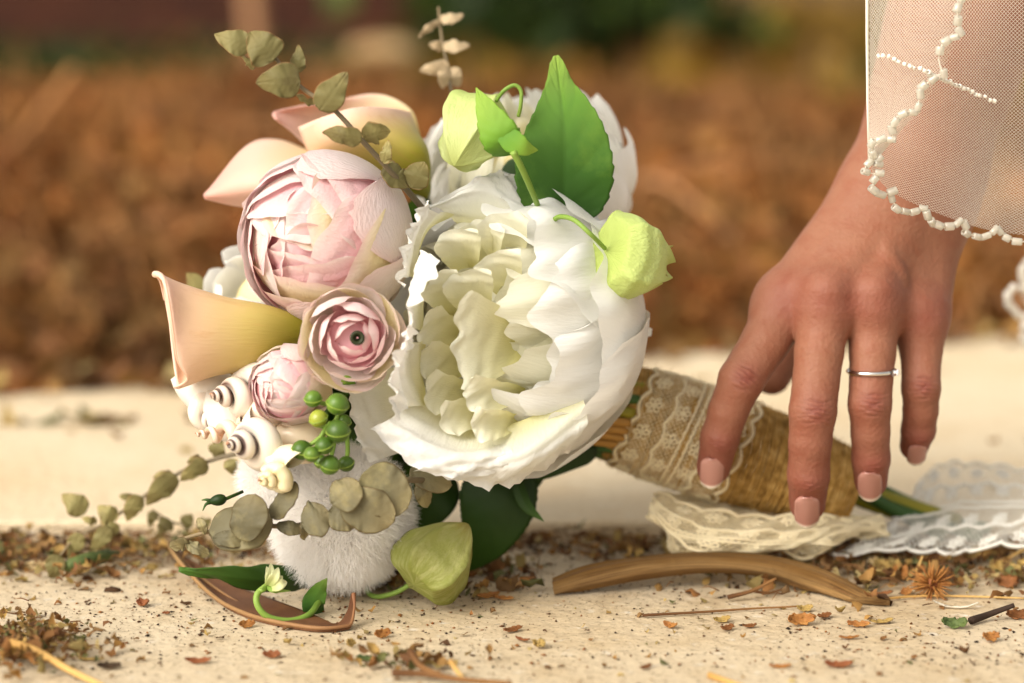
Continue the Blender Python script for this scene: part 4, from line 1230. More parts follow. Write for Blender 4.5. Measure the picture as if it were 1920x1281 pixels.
lace('lace_band', 2 * PI * .0232, WL, on_handle, M_LACE, 'ivory lace band round the twine handle')


def on_patch(net):
    g = patch(PP(net), 120, 60)
    Ug, Vg = np.meshgrid(np.linspace(0, 1, 120), np.linspace(0, 1, 60))
    g = g + gnormals(g) * ((.0034 if len(net[0]) != 5 else .0016) * wob(Ug * 5 + Vg * 2.2, 40 + len(net), 3) * (.3 + .7 * Vg))[..., None]
    g[..., 2] = np.maximum(g[..., 2], .0012)

    def fn(u, v, Lu, W):
        x = np.clip(u / Lu, 0, 1) * 118.999; y = np.clip(v / W + .5, 0, 1) * 58.999
        i, j = x.astype(int), y.astype(int)
        fx, fy = (x - i)[:, None], (y - j)[:, None]
        return (g[j, i] * (1 - fx) + g[j, i + 1] * fx) * (1 - fy) + (g[j + 1, i] * (1 - fx) + g[j + 1, i + 1] * fx) * fy
    return fn, g


M_TULLE = mat('sheer ivory backing', base=hexc('fbeab4'), rough=.8, trans=.75, alpha=.22)
M_TULLEW = mat('sheer white backing', base=hexc('efe8d8'), rough=.8, trans=.5, alpha=.08)


def ribbon(name, net, Lu, W, m, mt, label, par=None, p=.0125):
    fn, g = on_patch(net)
    o = bq(make(name, g[::2, ::2].reshape(-1, 3), gridf(60, 30), mt, uv=uvgrid(60, 30)), label, par)
    lace('lace_threads', Lu, W, lambda u, v: fn(u, v, Lu, W), m, None, o, p=p)
    return o


# looped tail hanging under the handle
ribbon('lace_ribbon', [[(1238, 918, .040), (1300, 950, .030), (1400, 962, .030), (1500, 966, .034), (1580, 965, .04), (1650, 968, .045)],
                       [(1222, 938, .028), (1270, 975, .020), (1380, 1000, .020), (1500, 1000, .026), (1590, 985, .034), (1660, 985, .04)],
                       [(1218, 960, .024), (1262, 1010, .016), (1390, 1030, .018), (1500, 1026, .024), (1590, 1003, .032), (1665, 1000, .038)],
                       [(1228, 975, .034), (1280, 1028, .030), (1400, 1040, .030), (1510, 1034, .034), (1600, 1012, .04), (1670, 1005, .045)]], .10, .05, M_LACE, M_TULLE, 'ivory lace ribbon loop bunched under the handle')
ribbon('lace_ribbon', [[(1225, 925, .050), (1310, 930, .055), (1420, 945, .055), (1540, 960, .055)],
                       [(1236, 950, .045), (1330, 965, .048), (1440, 985, .048), (1560, 985, .05)],
                       [(1250, 985, .045), (1350, 1005, .046), (1460, 1015, .046), (1580, 1002, .05)]], .08, .05, M_LACE, M_TULLE, 'second fold of ivory lace behind the ribbon loop')
# white lace tail lying to the right
ribbon('lace_ribbon', [[(1720, 905, .100), (1770, 868, .115), (1850, 868, .115), (1950, 885, .11), (2060, 890, .11)],
                       [(1690, 955, .066), (1760, 925, .078), (1850, 920, .078), (1950, 922, .075), (2060, 925, .075)],
                       [(1640, 1000, .044), (1740, 985, .048), (1840, 975, .048), (1950, 968, .048), (2060, 968, .048)],
                       [(1548, 1042, .036), (1690, 1036, .032), (1800, 1038, .030), (1930, 1024, .030), (2060, 1020, .030)]], .105, .055, M_LACEW, M_TULLEW, 'white lace ribbon tail spread over the cut stems', p=.0135)
# ------------------------------------------------------------------ the person's hand and forearm: one continuous skin grown from a distance field
def surface_nets(D, org, h):
    nx, ny, nz = D.shape
    neg = D < 0
    c = neg[:-1, :-1, :-1].astype(np.int8)
    tot = np.zeros_like(c)
    for dx in (0, 1):
        for dy in (0, 1):
            for dz in (0, 1):
                tot += neg[dx:nx - 1 + dx, dy:ny - 1 + dy, dz:nz - 1 + dz]
    act = (tot > 0) & (tot < 8)
    idx = np.argwhere(act)
    num = np.full(act.shape, -1, np.int32)
    num[act] = np.arange(len(idx))
    acc = np.zeros((len(idx), 3)); cnt = np.zeros(len(idx))
    cor = [(a, b, c_) for a in (0, 1) for b in (0, 1) for c_ in (0, 1)]
    for p in cor:
        for ax in range(3):
            if p[ax] == 1:
                continue
            q = list(p); q[ax] = 1
            d0 = D[idx[:, 0] + p[0], idx[:, 1] + p[1], idx[:, 2] + p[2]]
            d1 = D[idx[:, 0] + q[0], idx[:, 1] + q[1], idx[:, 2] + q[2]]
            m = (d0 < 0) != (d1 < 0)
            t = np.where(m, d0 / np.where(m, d0 - d1, 1), 0)
            pos = np.array(p, float)[None] + 0 * t[:, None]
            pos[:, ax] = t
            acc[m] += pos[m]; cnt[m] += 1
    V = (idx + acc / cnt[:, None]) * h + org
    F = []
    for ax in range(3):
        sl0 = [slice(1, -1)] * 3; sl1 = [slice(1, -1)] * 3
        sl0[ax] = slice(0, -1); sl1[ax] = slice(1, None)
        A = neg[tuple(sl0)]; B = neg[tuple(sl1)]
        e = np.argwhere(A != B)
        fl = A[tuple(e.T)]
        base = e.copy()
        o1, o2 = [a for a in range(3) if a != ax]
        base[:, o1] += 1; base[:, o2] += 1
        def cell(d1, d2):
            q = base.copy(); q[:, o1] -= d1; q[:, o2] -= d2
            return num[q[:, 0], q[:, 1], q[:, 2]]
        quad = np.stack([cell(1, 1), cell(0, 1), cell(0, 0), cell(1, 0)], -1)
        flip = fl if ax != 1 else ~fl
        quad[~flip] = quad[~flip][:, ::-1]
        F.append(quad)
    return V, np.concatenate(F)


HV = .00060


class Field:
    def __init__(s, lo, hi, h):
        s.lo = np.array(lo); s.h = h
        s.n = np.ceil((np.array(hi) - s.lo) / h).astype(int) + 1
        s.D = np.full(s.n, .02, np.float32)

    def axes(s, a, b):
        return [s.lo[k] + s.h * np.arange(a[k], b[k]) for k in range(3)]

    def window(s, p, pad):
        a = np.maximum(((p.min(0) - pad - s.lo) / s.h).astype(int), 0)
        b = np.minimum(((p.max(0) + pad - s.lo) / s.h).astype(int) + 2, s.n)
        return a, b

    def cap(s, A, B, ra, rb, k, sub=None, flat=None):
        A = np.array(A, float); B = np.array(B, float)
        pad = max(ra, rb) + .016
        a, b = s.window(np.stack([A, B]), pad)
        if (b <= a).any():
            return
        x, y, z = s.axes(a, b)
        X = x[:, None, None]; Y = y[None, :, None]; Z = z[None, None, :]
        d = B - A
        L2 = d @ d + 1e-12
        t = np.clip(((X - A[0]) * d[0] + (Y - A[1]) * d[1] + (Z - A[2]) * d[2]) / L2, 0, 1)
        fy = flat or 1.0
        dist = np.sqrt((X - A[0] - t * d[0]) ** 2 + ((Y - A[1] - t * d[1]) / fy) ** 2 + (Z - A[2] - t * d[2]) ** 2) - (ra + (rb - ra) * t)
        dist = dist * min(1, fy)
        w_ = s.D[a[0]:b[0], a[1]:b[1], a[2]:b[2]]
        hh = np.clip(.5 + .5 * (w_ - dist) / k, 0, 1)
        w_[:] = w_ * (1 - hh) + dist * hh - k * hh * (1 - hh)


def hp(px, py, Y):
    return P(px, py, Y)


lo = np.array([P(1300, 990, .05)[0] - .004, -.035, P(1500, 1010, .0)[2] - .004])
hi = np.array([P(2040, 0, .10)[0], .115, P(1700, -60, .06)[2]])
hand = Field(lo, hi, HV)
palmF = Field(lo, hi, HV)


def C(F, a, b, ra, rb, k, flat=None):
    """capsule between photograph pixels with radii in pixels"""
    F.cap(hp(*a), hp(*b), ra * S(a[2]), rb * S(b[2]), k, flat=flat)


# forearm, wrist, palm
C(palmF, (1700, 330, .062), (1795, -10, .066), 70, 92, .02)
C(palmF, (1752, 345, .066), (1880, -10, .070), 68, 92, .02)
C(palmF, (1680, 345, .060), (1770, 50, .064), 66, 98, .02)
C(palmF, (1665, 380, .050), (1720, 330, .058), 70, 76, .02)
C(palmF, (1725, 400, .055), (1745, 330, .062), 66, 70, .02)
C(palmF, (1652, 342, .050), (1474, 566, .026), 65, 54, .012)
C(palmF, (1680, 370, .046), (1552, 560, .016), 56, 52, .012)
C(palmF, (1705, 380, .048), (1640, 564, .018), 54, 50, .012)
C(palmF, (1748, 400, .054), (1730, 586, .030), 58, 51, .012)
C(palmF, (1640, 430, .066), (1570, 560, .048), 70, 52, .016)
C(palmF, (1700, 430, .066), (1690, 580, .048), 66, 48, .016)
# knuckles and tendons standing up on the back of the hand
C(palmF, (1470, 562, .022), (1462, 578, .022), 43, 43, .010)
C(palmF, (1548, 550, .0075), (1546, 572, .007), 38, 36, .010)
C(palmF, (1641, 552, .0095), (1640, 572, .009), 35, 34, .010)
C(palmF, (1724, 588, .0225), (1726, 604, .0215), 34, 34, .010)
C(palmF, (1660, 420, .0345), (1556, 545, .0045), 9, 11, .007)
C(palmF, (1690, 425, .0355), (1642, 545, .007), 8, 10, .007)
C(palmF, (1640, 405, .0420), (1492, 540, .0165), 8, 11, .008)
C(palmF, (1715, 440, .040), (1716, 575, .020), 7, 9, .008)
# veins
for pts in ([(1560, 420, .036), (1600, 470, .0215), (1592, 520, .0135)], [(1600, 380, .040), (1560, 450, .0262), (1520, 500, .0205)], [(1690, 400, .0400), (1660, 470, .0200), (1690, 520, .0165)]):
    q = cr(np.array(pts, float), 10)
    for a, b in zip(q[:-1], q[1:]):
        C(palmF, a, b, 4.5, 4.5, .005)

fing = Field(lo, hi, HV)
FINGERS = {
    'index': [(1476, 566, .026, 50), (1436, 640, .013, 46), (1390, 712, .004, 43.5), (1366, 770, .006, 37.5), (1350, 820, .008, 37), (1338, 876, .013, 33)],
    'middle': [(1550, 562, .016, 52), (1536, 660, .004, 46), (1524, 772, -.004, 45), (1519, 830, -.003, 40.5), (1516, 890, .000, 40), (1514, 945, .008, 35)],
    'ring': [(1640, 566, .018, 50), (1636, 660, .009, 43.5), (1631, 758, .002, 41), (1632, 810, .004, 36.5), (1633, 860, .007, 36.5), (1633, 902, .012, 32)],
    'pinky': [(1724, 592, .030, 45), (1727, 660, .022, 39), (1727, 728, .015, 36.5), (1726, 770, .017, 33), (1722, 806, .020, 32.5), (1714, 836, .026, 28)],
}
for nm, ch in FINGERS.items():
    one = Field(lo, hi, HV) if False else fing
    for a, b in zip(ch[:-1], ch[1:]):
        C(one, a[:3], b[:3], a[3], b[3], .0016)
# thumb behind the index finger
for a, b in zip([(1620, 430, .070, 62), (1540, 560, .078, 52), (1478, 640, .074, 46)], [(1540, 560, .078, 52), (1478, 640, .074, 46), (1447, 704, .064, 37)]):
    C(fing, a[:3], b[:3], a[3], b[3], .003)

k = .0075
hh = np.clip(.5 + .5 * (palmF.D - fing.D) / k, 0, 1)
D = palmF.D * (1 - hh) + fing.D * hh - k * hh * (1 - hh)
D[:, :, -1] = np.maximum(D[:, :, -1], .001)
V, F = surface_nets(D, lo, HV)


def grad(V):
    q = (V - lo) / HV
    i = np.clip(np.round(q).astype(int), 1, np.array(D.shape) - 2)
    g = np.stack([D[i[:, 0] + 1, i[:, 1], i[:, 2]] - D[i[:, 0] - 1, i[:, 1], i[:, 2]],
                  D[i[:, 0], i[:, 1] + 1, i[:, 2]] - D[i[:, 0], i[:, 1] - 1, i[:, 2]],
                  D[i[:, 0], i[:, 1], i[:, 2] + 1] - D[i[:, 0], i[:, 1], i[:, 2] - 1]], -1)
    return nrm(g)


# Laplacian smoothing of the net (vertex neighbours through quads)
def smooth(V, F, n, f=.5):
    for _ in range(n):
        acc = np.zeros_like(V); cnt = np.zeros(len(V))
        for a in range(4):
            np.add.at(acc, F[:, a], V[F[:, (a + 1) % 4]] + V[F[:, (a + 3) % 4]])
            np.add.at(cnt, F[:, a], 2)
        V = V + f * (acc / np.maximum(cnt, 1)[:, None] - V)
    return V


V = smooth(V, F, 4)
NN = grad(V)
facing = np.clip(-NN[:, 1] * .9 + NN[:, 2] * .3, 0, 1)
disp = np.zeros(len(V)); red = np.zeros(len(V)); pale = np.zeros(len(V)); dark = np.zeros(len(V))
for nm, ch in FINGERS.items():
    A = np.array([P(*c_[:3]) for c_ in ch])
    for j, amp, sp in ((2, .00085, .0017), (4, .00050, .0013)):
        ax = nrm(A[j + 1] - A[j - 1])
        rj = ch[j][3] * S(ch[j][2])
        rel = V - A[j]
        al = rel @ ax
        lat = rel @ nrm(np.cross(ax, np.array([0, 1.0, 0])))
        d2 = np.linalg.norm(rel, axis=1)
        mk = (d2 < rj * 1.9) & (facing > .02)
        x = lat / rj
        fall = np.exp(-(x / .62) ** 2) * facing
        for gk, (o_, cv, a_) in enumerate(((-2.4, -.26, .8), (-1.3, -.16, .7), (-.35, -.04, 1.0), (.55, .06, .9), (1.5, .20, .8), (2.5, .32, .6)) if j == 2 else ((-1.0, -.1, .7), (0, 0, 1), (1.0, .1, .7))):
            wv = .22 * sp * np.sin(x * 7 + gk * 2 + len(nm))
            g = np.exp(-((al - o_ * sp - cv * x ** 2 * rj * .8 - wv) / (sp * .26)) ** 2)
            disp -= np.where(mk, amp * a_ * g * fall, 0)
            dark += np.where(mk, .55 * a_ * g * fall, 0)
        disp += np.where(mk, .0006 * np.exp(-(al / (rj * .5)) ** 2) * fall, 0)
        red += np.where(mk, (.55 if j == 2 else .4) * np.exp(-(al / (rj * .75)) ** 2) * fall, 0)
    # fingertips
    red += .55 * np.exp(-(np.linalg.norm(V - A[5], axis=1) / (.014)) ** 2)
    # knuckle at the root
    red += .62 * np.exp(-(np.linalg.norm(V - A[0] - np.array([0, -.010, .001]), axis=1) / .011) ** 2)
    # fine creases over the knuckle
    rel = V - A[0]
    al = rel @ nrm(A[1] - A[0])
    disp -= .00012 * np.exp(-(np.linalg.norm(rel, axis=1) / .014) ** 2) * (np.sin(al / .0011) * .5 + .5) * facing
disp += .00012 * np.sin(V[:, 0] * 900 + 3 * np.sin(V[:, 2] * 500)) * np.sin(V[:, 2] * 800 + 2 * np.sin(V[:, 0] * 700)) * .5
V = V + NN * disp[:, None]
base = np.array(hexc('8f5e48')); redc = np.array(hexc('7d3c37')); lightc = np.array(hexc('9c7058'))
m_ = .5 + .5 * wob(V[:, 0] * 40 + wob(V[:, 2] * 30, 3), 5) * wob(V[:, 2] * 35, 6)
col = base[None] * (1 - m_[:, None] * .35) + lightc[None] * (m_[:, None] * .35)
rd = np.clip(red + .35 * dark, 0, .9)[:, None]
col = col * (1 - rd) + redc[None] * rd
# fingers run a little ruddier than the back of the hand
fg = np.clip((P(1600, 640, 0)[2] - V[:, 2]) / .05, 0, 1)[:, None] * .45
col = col * (1 - fg) + np.array(hexc('733c32'))[None] * fg
col = col * (1 - .30 * np.clip(dark, 0, 1)[:, None])  # knuckle creases darkened in the skin colour, painting in their shade
M_SKIN = mat('skin', base=(1, 1, 1), rough=.56, spec=.28, tint=True, sss=.10, sssr=(1, .35, .2), ssss=.003, bump=.55, bscale=700, bdist=.0007, ncol=(.86, .66, .60), nscale=170, fac=(.45, .8))
HAND = make('person', V, F, M_SKIN, col=col)
tag(HAND, "bare left hand and forearm with spread fingers touching the bouquet's twine handle", 'person')

# freckles: tiny moles standing on the skin
M_NAIL = mat('fingernail', [(0, hexc('98665a')), (.10, hexc('ab7c70')), (.86, hexc('a8786c')), (.91, hexc('d0b0a2')), (.94, hexc('e8dccc')), (1, hexc('eadfd0'))], rough=.25, spec=.5, sss=.1, sssr=(1, .5, .4), ssss=.001)


def nail(nm, cx, cy, wpx, lpx, tilt, Yoff):
    """plate pressed on the finger end: rows from the cuticle to the free edge"""
    ch = FINGERS[nm]
    nu, nv = 17, 22
    s = np.linspace(-1, 1, nu); t = np.linspace(0, 1, nv)
    Sg, T = np.meshgrid(s, t)
    top, bot = cy - lpx / 2, cy + lpx / 2
    curveb = .30 * (1 - Sg ** 2)
    wv = np.where(T < .22, np.sqrt(np.clip(1 - ((.22 - T) / .24) ** 2, .02, 1)), 1.0) * np.where(T > .72, 1 - .16 * ((T - .72) / .28) ** 2, 1)
    X = cx + Sg * wpx / 2 * wv + tilt * (T - .5) * lpx
    Yp = top + lpx * (T * (.84 + curveb * .75))
    # find the skin under each point by walking along the view ray through the field
    Yd = np.full(X.shape, -.03)
    for _ in range(60):
        q = P(X, Yp, Yd)
        i = np.clip(np.round((q - lo) / HV).astype(int), 0, np.array(D.shape) - 1)
        d = D[i[..., 0], i[..., 1], i[..., 2]]
        Yd = np.where(d > .00015, np.minimum(Yd + np.clip(d, .0002, .002) * .7, .05), Yd)
    mid = np.median(Yd[6:12, nu // 2 - 1:nu // 2 + 2])
    # a smooth plate: the middle line straight, the sides falling away round the finger
    jj = np.arange(nv)
    line = Yd[:, nu // 2]
    good = slice(2, int(nv * .62))
    pf = np.polyfit(jj[good], line[good], 1)
    Y2 = np.polyval(pf, jj)[:, None] + .0016 * Sg ** 2 - .00045 + Yoff - .0006 * (T * (1 - T)) * 4 * .5
    v = P(X, Yp, Y2)
    o = make('fingernail', v.reshape(-1, 3), gridf(nu, nv), M_NAIL, HAND, uv=uvgrid(nu, nv))
    solid(o, .0007, -1)
    return o


nail('index', 1335, 886, 42, 52, -.04, 0)
nail('middle', 1513, 959, 44, 54, 0, 0)
nail('ring', 1631, 911, 42, 50, .02, 0)
nail('pinky', 1719, 852, 32, 34, -.12, 0)

# ---- ring on the ring finger
M_SILV = mat('silver', base=(.82, .80, .78), rough=.16, metal=1.0)
rc = P(1634, 696, .0055); rax = nrm(P(1631, 758, .002) - P(1637, 640, .011))
rfr = frame_from(rax + np.array([.10, .30, .0]), (0, 1, 0))
RR = 43.5 * S(.006)
an = np.linspace(0, 2 * PI, 80)
ring = empty('ring', rc)
tag(ring, 'thin silver ring with a small clear stone on the ring finger', 'ring')


def rgpt(a, r=RR):
    return (np.cos(a)[:, None] * rfr[0] + np.sin(a)[:, None] * rfr[1]) * r


def band_mesh(name, a, r, hw, th, m, par):
    n = len(a)
    V = []
    for (dr, dz) in ((0, -1), (.6, -.75), (1, 0), (.6, .75), (0, 1), (-.2, 0)):
        V.append(rgpt(a, r + dr * th) + rfr[2][None] * (dz * hw))
    V = np.stack(V, 1).reshape(-1, 3)
    return make(name, V, gridf(6, n, True), m, par)


band_mesh('band', an, RR, .0010, .0011, M_SILV, ring)
# the clasp and stone sit towards the right of the finger
vdir = np.array([.80, -.60, 0.05])
ang0 = math.atan2(vdir @ rfr[1], vdir @ rfr[0])
sp_ = (np.cos(ang0) * rfr[0] + np.sin(ang0) * rfr[1])
a2 = np.linspace(ang0 - .16, ang0 + .16, 10)
band_mesh('setting', a2, RR + .0008, .0016, .0012, M_SILV, ring)
M_STONE = mat('clear stone', base=(.9, .9, .92), rough=.05, spec=.9, coat=1.0)
f3 = frame_from(sp_)
U = np.linspace(0, 2 * PI, 8, endpoint=False)
V3 = np.concatenate([np.stack([r_ * np.cos(U), r_ * np.sin(U), z_ + 0 * U], -1) for r_, z_ in ((.0004, 0), (.0014, .0008), (.0009, .0013))])
make('stone', V3 @ f3 + sp_ * (RR + .0018), [tuple(f_) for f_ in gridf(8, 3, True)] + [tuple(range(16, 24))], M_STONE, ring, smooth=False)
bead = (np.cos(ang0 - .45) * rfr[0] + np.sin(ang0 - .45) * rfr[1]) * (RR + .0011)
make('stone', V3 * .6 @ frame_from(bead) + bead, [tuple(f_) for f_ in gridf(8, 3, True)] + [tuple(range(16, 24))], M_STONE, ring, smooth=False)

# ------------------------------------------------------------------ beaded veil falling over the wrist
VEIL = empty('veil', P(1700, 60, -.01))
VL = np.array(VEIL.location)
tag(VEIL, 'sheer ivory netting veil edged with glass beads hanging over the wrist', 'veil')
M_NET = mat('veil thread', base=hexc('f8f0e4'), rough=.7, trans=.3)
M_BEAD = mat('glass bead', base=hexc('f3efe4'), rough=.08, spec=.8, coat=.6, trans=.30)
M_BEAD.node_tree.nodes['Principled BSDF'].inputs['Transmission Weight'].default_value = .55
M_PEARL = mat('seed bead', base=hexc('efe8dc'), rough=.25, spec=.6)


def net_threads(fn, ok, nu, nv, th, name, dens=1):
    """diagonal threads in (u,v) units of one cell"""
    V = []; F = []; off = 0
    for d in (-1, 1):
        for k in range(-nv, nu + nv):
            v = np.arange(0, nv + .01, 2.0)
            u = k + d * v * 1.0 + (0 if d > 0 else nv * 0)
            m = (u >= 0) & (u <= nu)
            if m.sum() < 2:
                continue
            u = u[m]; v = v[m]
            keep = ok(u / nu, v / nv)
            # split into runs
            st = None
            runs = []
            for i, kk in enumerate(keep):
                if kk and st is None:
                    st = i
                if (not kk or i == len(keep) - 1) and st is not None:
                    e = i + 1 if kk else i
                    if e - st >= 2:
                        runs.append((st, e))
                    st = None
            for a, b in runs:
                p = fn(u[a:b] / nu, v[a:b] / nv)
                t = nrm(np.gradient(p, axis=0))
                sd = nrm(np.cross(t, p - CAM)) * th
                dp = nrm(p - CAM) * th
                n = b - a
                V.append(np.stack([p - sd, p - dp, p + sd, p + dp], 1).reshape(-1, 3))
                F.append(gridf(4, n, True) + off)
                off += 4 * n
    o = make(name, np.concatenate(V) - VL, np.concatenate(F), M_NET, VEIL)
    o['kind'] = 'stuff'
    return o


def grid_fn(net):
    g = patch(PP(net), 90, 90)

    def fn(u, v):
        x = np.clip(u, 0, 1) * 88.999; y = np.clip(v, 0, 1) * 88.999
        i, j = x.astype(int), y.astype(int)
        fx, fy = (x - i)[:, None], (y - j)[:, None]
        return (g[j, i] * (1 - fx) + g[j, i + 1] * fx) * (1 - fy) + (g[j + 1, i] * (1 - fx) + g[j + 1, i + 1] * fx) * fy
    return fn


def hem(pts, scal, n_s, flip=1):
    """scalloped line through pixel points"""
    c_ = cr(np.array(pts, float), 400)
    t = np.linspace(0, 1, 400)
    d = np.gradient(c_[:, :2], axis=0)
    nn = np.stack([-d[:, 1], d[:, 0]], -1) / (np.linalg.norm(d, axis=1, keepdims=True) + 1e-9)
    s_ = np.abs(np.sin(PI * n_s * t)) ** .7 - .5
    c_[:, :2] += nn * (scal * s_ * flip)[:, None]
    return c_


# back layer: the whole veil; front layer: the folded-over edge
fnA = grid_fn([[(1627, -60, -.012), (1700, -60, -.006), (1800, -60, .0), (1900, -60, .0), (2040, -60, .0)],
               [(1627, 120, -.012), (1700, 125, -.004), (1800, 130, .004), (1900, 130, .004), (2040, 130, .004)],
               [(1628, 230, -.012), (1700, 250, -.004), (1800, 280, .006), (1900, 300, .008), (2040, 300, .008)],
               [(1632, 318, -.012), (1680, 365, -.006), (1790, 412, .004), (1880, 436, .008), (2040, 450, .008)]])
net_threads(fnA, lambda u, v: v <= 1.0, 66, 78, .000072, 'netting')
fnB = grid_fn([[(1626, -60, -.014), (1700, -60, -.022), (1780, -60, -.026), (1845, -60, -.026)],
               [(1625, 60, -.014), (1680, 60, -.022), (1740, 60, -.026), (1800, 60, -.026)],
               [(1627, 190, -.014), (1660, 190, -.020), (1700, 185, -.024), (1742, 180, -.024)],
               [(1629, 316, -.014), (1632, 312, -.015), (1636, 308, -.016), (1640, 304, -.016)]])
net_threads(fnB, lambda u, v: v <= 1.0, 28, 62, .000066, 'folded_netting')
# soft folded edge at the left
fold = tubes('folded_edge', [P(*np.array([(1625.5, -60, -.013), (1625.5, 60, -.014), (1627, 190, -.014), (1630, 310, -.013)]).T)] , [.0006], M_NET)
fold.data.transform(__import__('mathutils').Matrix.Translation(Vector(-VL))); fold.parent = VEIL

# tube beads along the hems
nb = 7
U = np.linspace(0, 2 * PI, nb * 2, endpoint=False)
bm_r = .00155; bm_l = .0019
prof = [(.45, -1), (.9, -1), (1, -.85), (1, .85), (.9, 1), (.45, 1), (.45, 0)]
Vb = np.concatenate([np.stack([bm_r * a * np.cos(U), bm_r * a * np.sin(U), bm_l * b + 0 * U], -1) for a, b in prof])
bead_me = None


def beads(line, pitch, m, name, sc=(1, 1), gap_p=.0, seed=0, jitter=.25):
    """copies of one bead strung along a world polyline"""
    global bead_me
    r = np.random.default_rng(seed)
    d = np.concatenate([[0], np.cumsum(np.linalg.norm(np.diff(line, axis=0), axis=1))])
    s0 = 0.0
    out = []
    if bead_me is None:
        t_ = make(name, Vb, gridf(nb * 2, len(prof), True), None, smooth=True)
        bead_me = t_.data
        bpy.data.objects.remove(t_)
    key = 'bead ' + m.name
    if key in bpy.data.meshes:
        me = bpy.data.meshes[key]
    else:
        me = bead_me.copy(); me.name = key; me.materials.clear(); me.materials.append(m)
    while s0 < d[-1]:
        if r.random() > gap_p:
            p = np.array([np.interp(s0, d, line[:, k]) for k in range(3)])
            q = np.array([np.interp(min(s0 + .001, d[-1]), d, line[:, k]) for k in range(3)])
            t = nrm(q - p) if np.linalg.norm(q - p) > 1e-6 else np.array([0, 0, 1.0])
            t = nrm(t + r.normal(0, jitter, 3))
            o = bpy.data.objects.new(name, me)
            COL.objects.link(o)
            o.parent = VEIL
            o.location = p - VL + r.normal(0, .0003, 3)
            o.rotation_euler = Vector(t).to_track_quat('Z', 'Y').to_euler()
            k_ = r.uniform(.85, 1.1)
            o.scale = (sc[0] * k_, sc[0] * k_, sc[1] * r.uniform(.85, 1.1))
            out.append(o)
        s0 += pitch * r.uniform(.95, 1.08)
    return out


h1 = hem([(1634, 300, -.016), (1640, 330, -.015), (1668, 368, -.010), (1730, 398, -.004), (1800, 424, .002), (1870, 436, .006), (1960, 444, .006)], 26, 6.0, 1)
l1 = P(h1[:, 0], h1[:, 1], h1[:, 2] - .002)
beads(l1, .0042, M_BEAD, 'bead', gap_p=.04, seed=1)
h2 = hem([(1634, 300, -.017), (1660, 262, -.022), (1700, 220, -.025), (1740, 175, -.026), (1770, 105, -.027), (1800, 50, -.028), (1822, -30, -.028)], 26, 5.0, -1)
l2_ = P(h2[:, 0], h2[:, 1], h2[:, 2] - .001)
beads(l2_, .0044, M_BEAD, 'bead', gap_p=.06, seed=2)
q = cr(np.array([(1648, 102, -.024), (1735, 134, -.028), (1745, 140, -.02), (1800, 162, -.002), (1872, 194, .002)], float), 80)
beads(P(q[:, 0], q[:, 1], q[:, 2] - .001), .0021, M_PEARL, 'bead', sc=(.55, .38), seed=3)
tubes('hem_thread', [l1 - VL, l2_ - VL], [.0003] * 2, M_NET, VEIL, sides=4)
# a further hem of the same veil, out of focus at the right edge
h3 = hem([(1965, 470, .16), (1925, 520, .16), (1905, 560, .16), (1925, 620, .16), (1970, 660, .16)], 30, 3, 1)
beads(P(h3[:, 0], h3[:, 1], h3[:, 2]), .0042, M_PEARL, 'bead', sc=(1.3, 1.1), seed=4)
fnC = grid_fn([[(1985, 440, .16), (2030, 440, .15), (2080, 440, .14)], [(1912, 540, .16), (1980, 540, .15), (2050, 540, .14)], [(1985, 660, .16), (2030, 660, .15), (2080, 660, .14)]])
net_threads(fnC, lambda u, v: v <= 1, 34, 50, .00012, 'far_netting')
# ------------------------------------------------------------------ dry leaves, pods and litter on the stone
M_BROWNL = mat('brown curled leaf', [(0, hexc('78502f')), (.5, hexc('6a442a')), (1, hexc('80583a'))], rough=.6, noise=.2, nscale=70, ncol=hexc('5c3820'), bump=.5, bscale=5, bstretch=(30, 90, 1), bdist=.001)
M_BROWNE = mat('pale leaf rim', [(0, hexc('9c7c50')), (1, hexc('84583a'))], rough=.6, noise=.2, nscale=90)
# boat shaped curled leaf at the front left
cur = empty('curled_leaf', G(480, 1180))
cl_ = np.array(cur.location)
tag(cur, 'big curled boat shaped brown leaf at the front left with an upturned tip', 'dry leaf')
back = [(312, 1012, .075), (350, 1045, .045), (420, 1085, .012), (500, 1128, -.012), (580, 1152, -.036), (628, 1170, -.052), (650, 1150, -.050), (659, 1116, -.047)]
midl = [(311, 1013, .073), (345, 1058, .035), (410, 1112, -.004), (490, 1156, -.032), (580, 1180, -.052), (641, 1172, -.054), (656, 1145, -.050), (660, 1115, -.047)]
frnt = [(310, 1012, .070), (332, 1050, .026), (396, 1118, -.014), (476, 1164, -.044), (585, 1192, -.060), (650, 1182, -.058), (664, 1148, -.051), (663, 1116, -.047)]
a = patch(PP([back, midl, frnt]), 70, 16)
a[..., 2] = np.maximum(a[..., 2], .0008)
o = make('blade', (a - cl_).reshape(-1, 3), gridf(70, 16), M_BROWNL, cur, uv=uvgrid(70, 16)); solid(o, .0009)
fl_ = cr(PP(frnt), 80); fl_[:, 2] = np.maximum(fl_[:, 2] + .0008, .002)
tubes('rim', [fl_ - cl_], [np.interp(np.linspace(0, 1, 80), [0, .1, .5, .9, 1], [.0003, .0008, .0009, .0005, .0009])], M_BROWNE, cur, sides=8)
tubes('midrib', [cr(PP(midl[:5]), 60) * [1, 1, 1] + [0, 0, .0012] - cl_], [np.linspace(.0004, .0007, 60)], M_BROWNE, cur, sides=6)

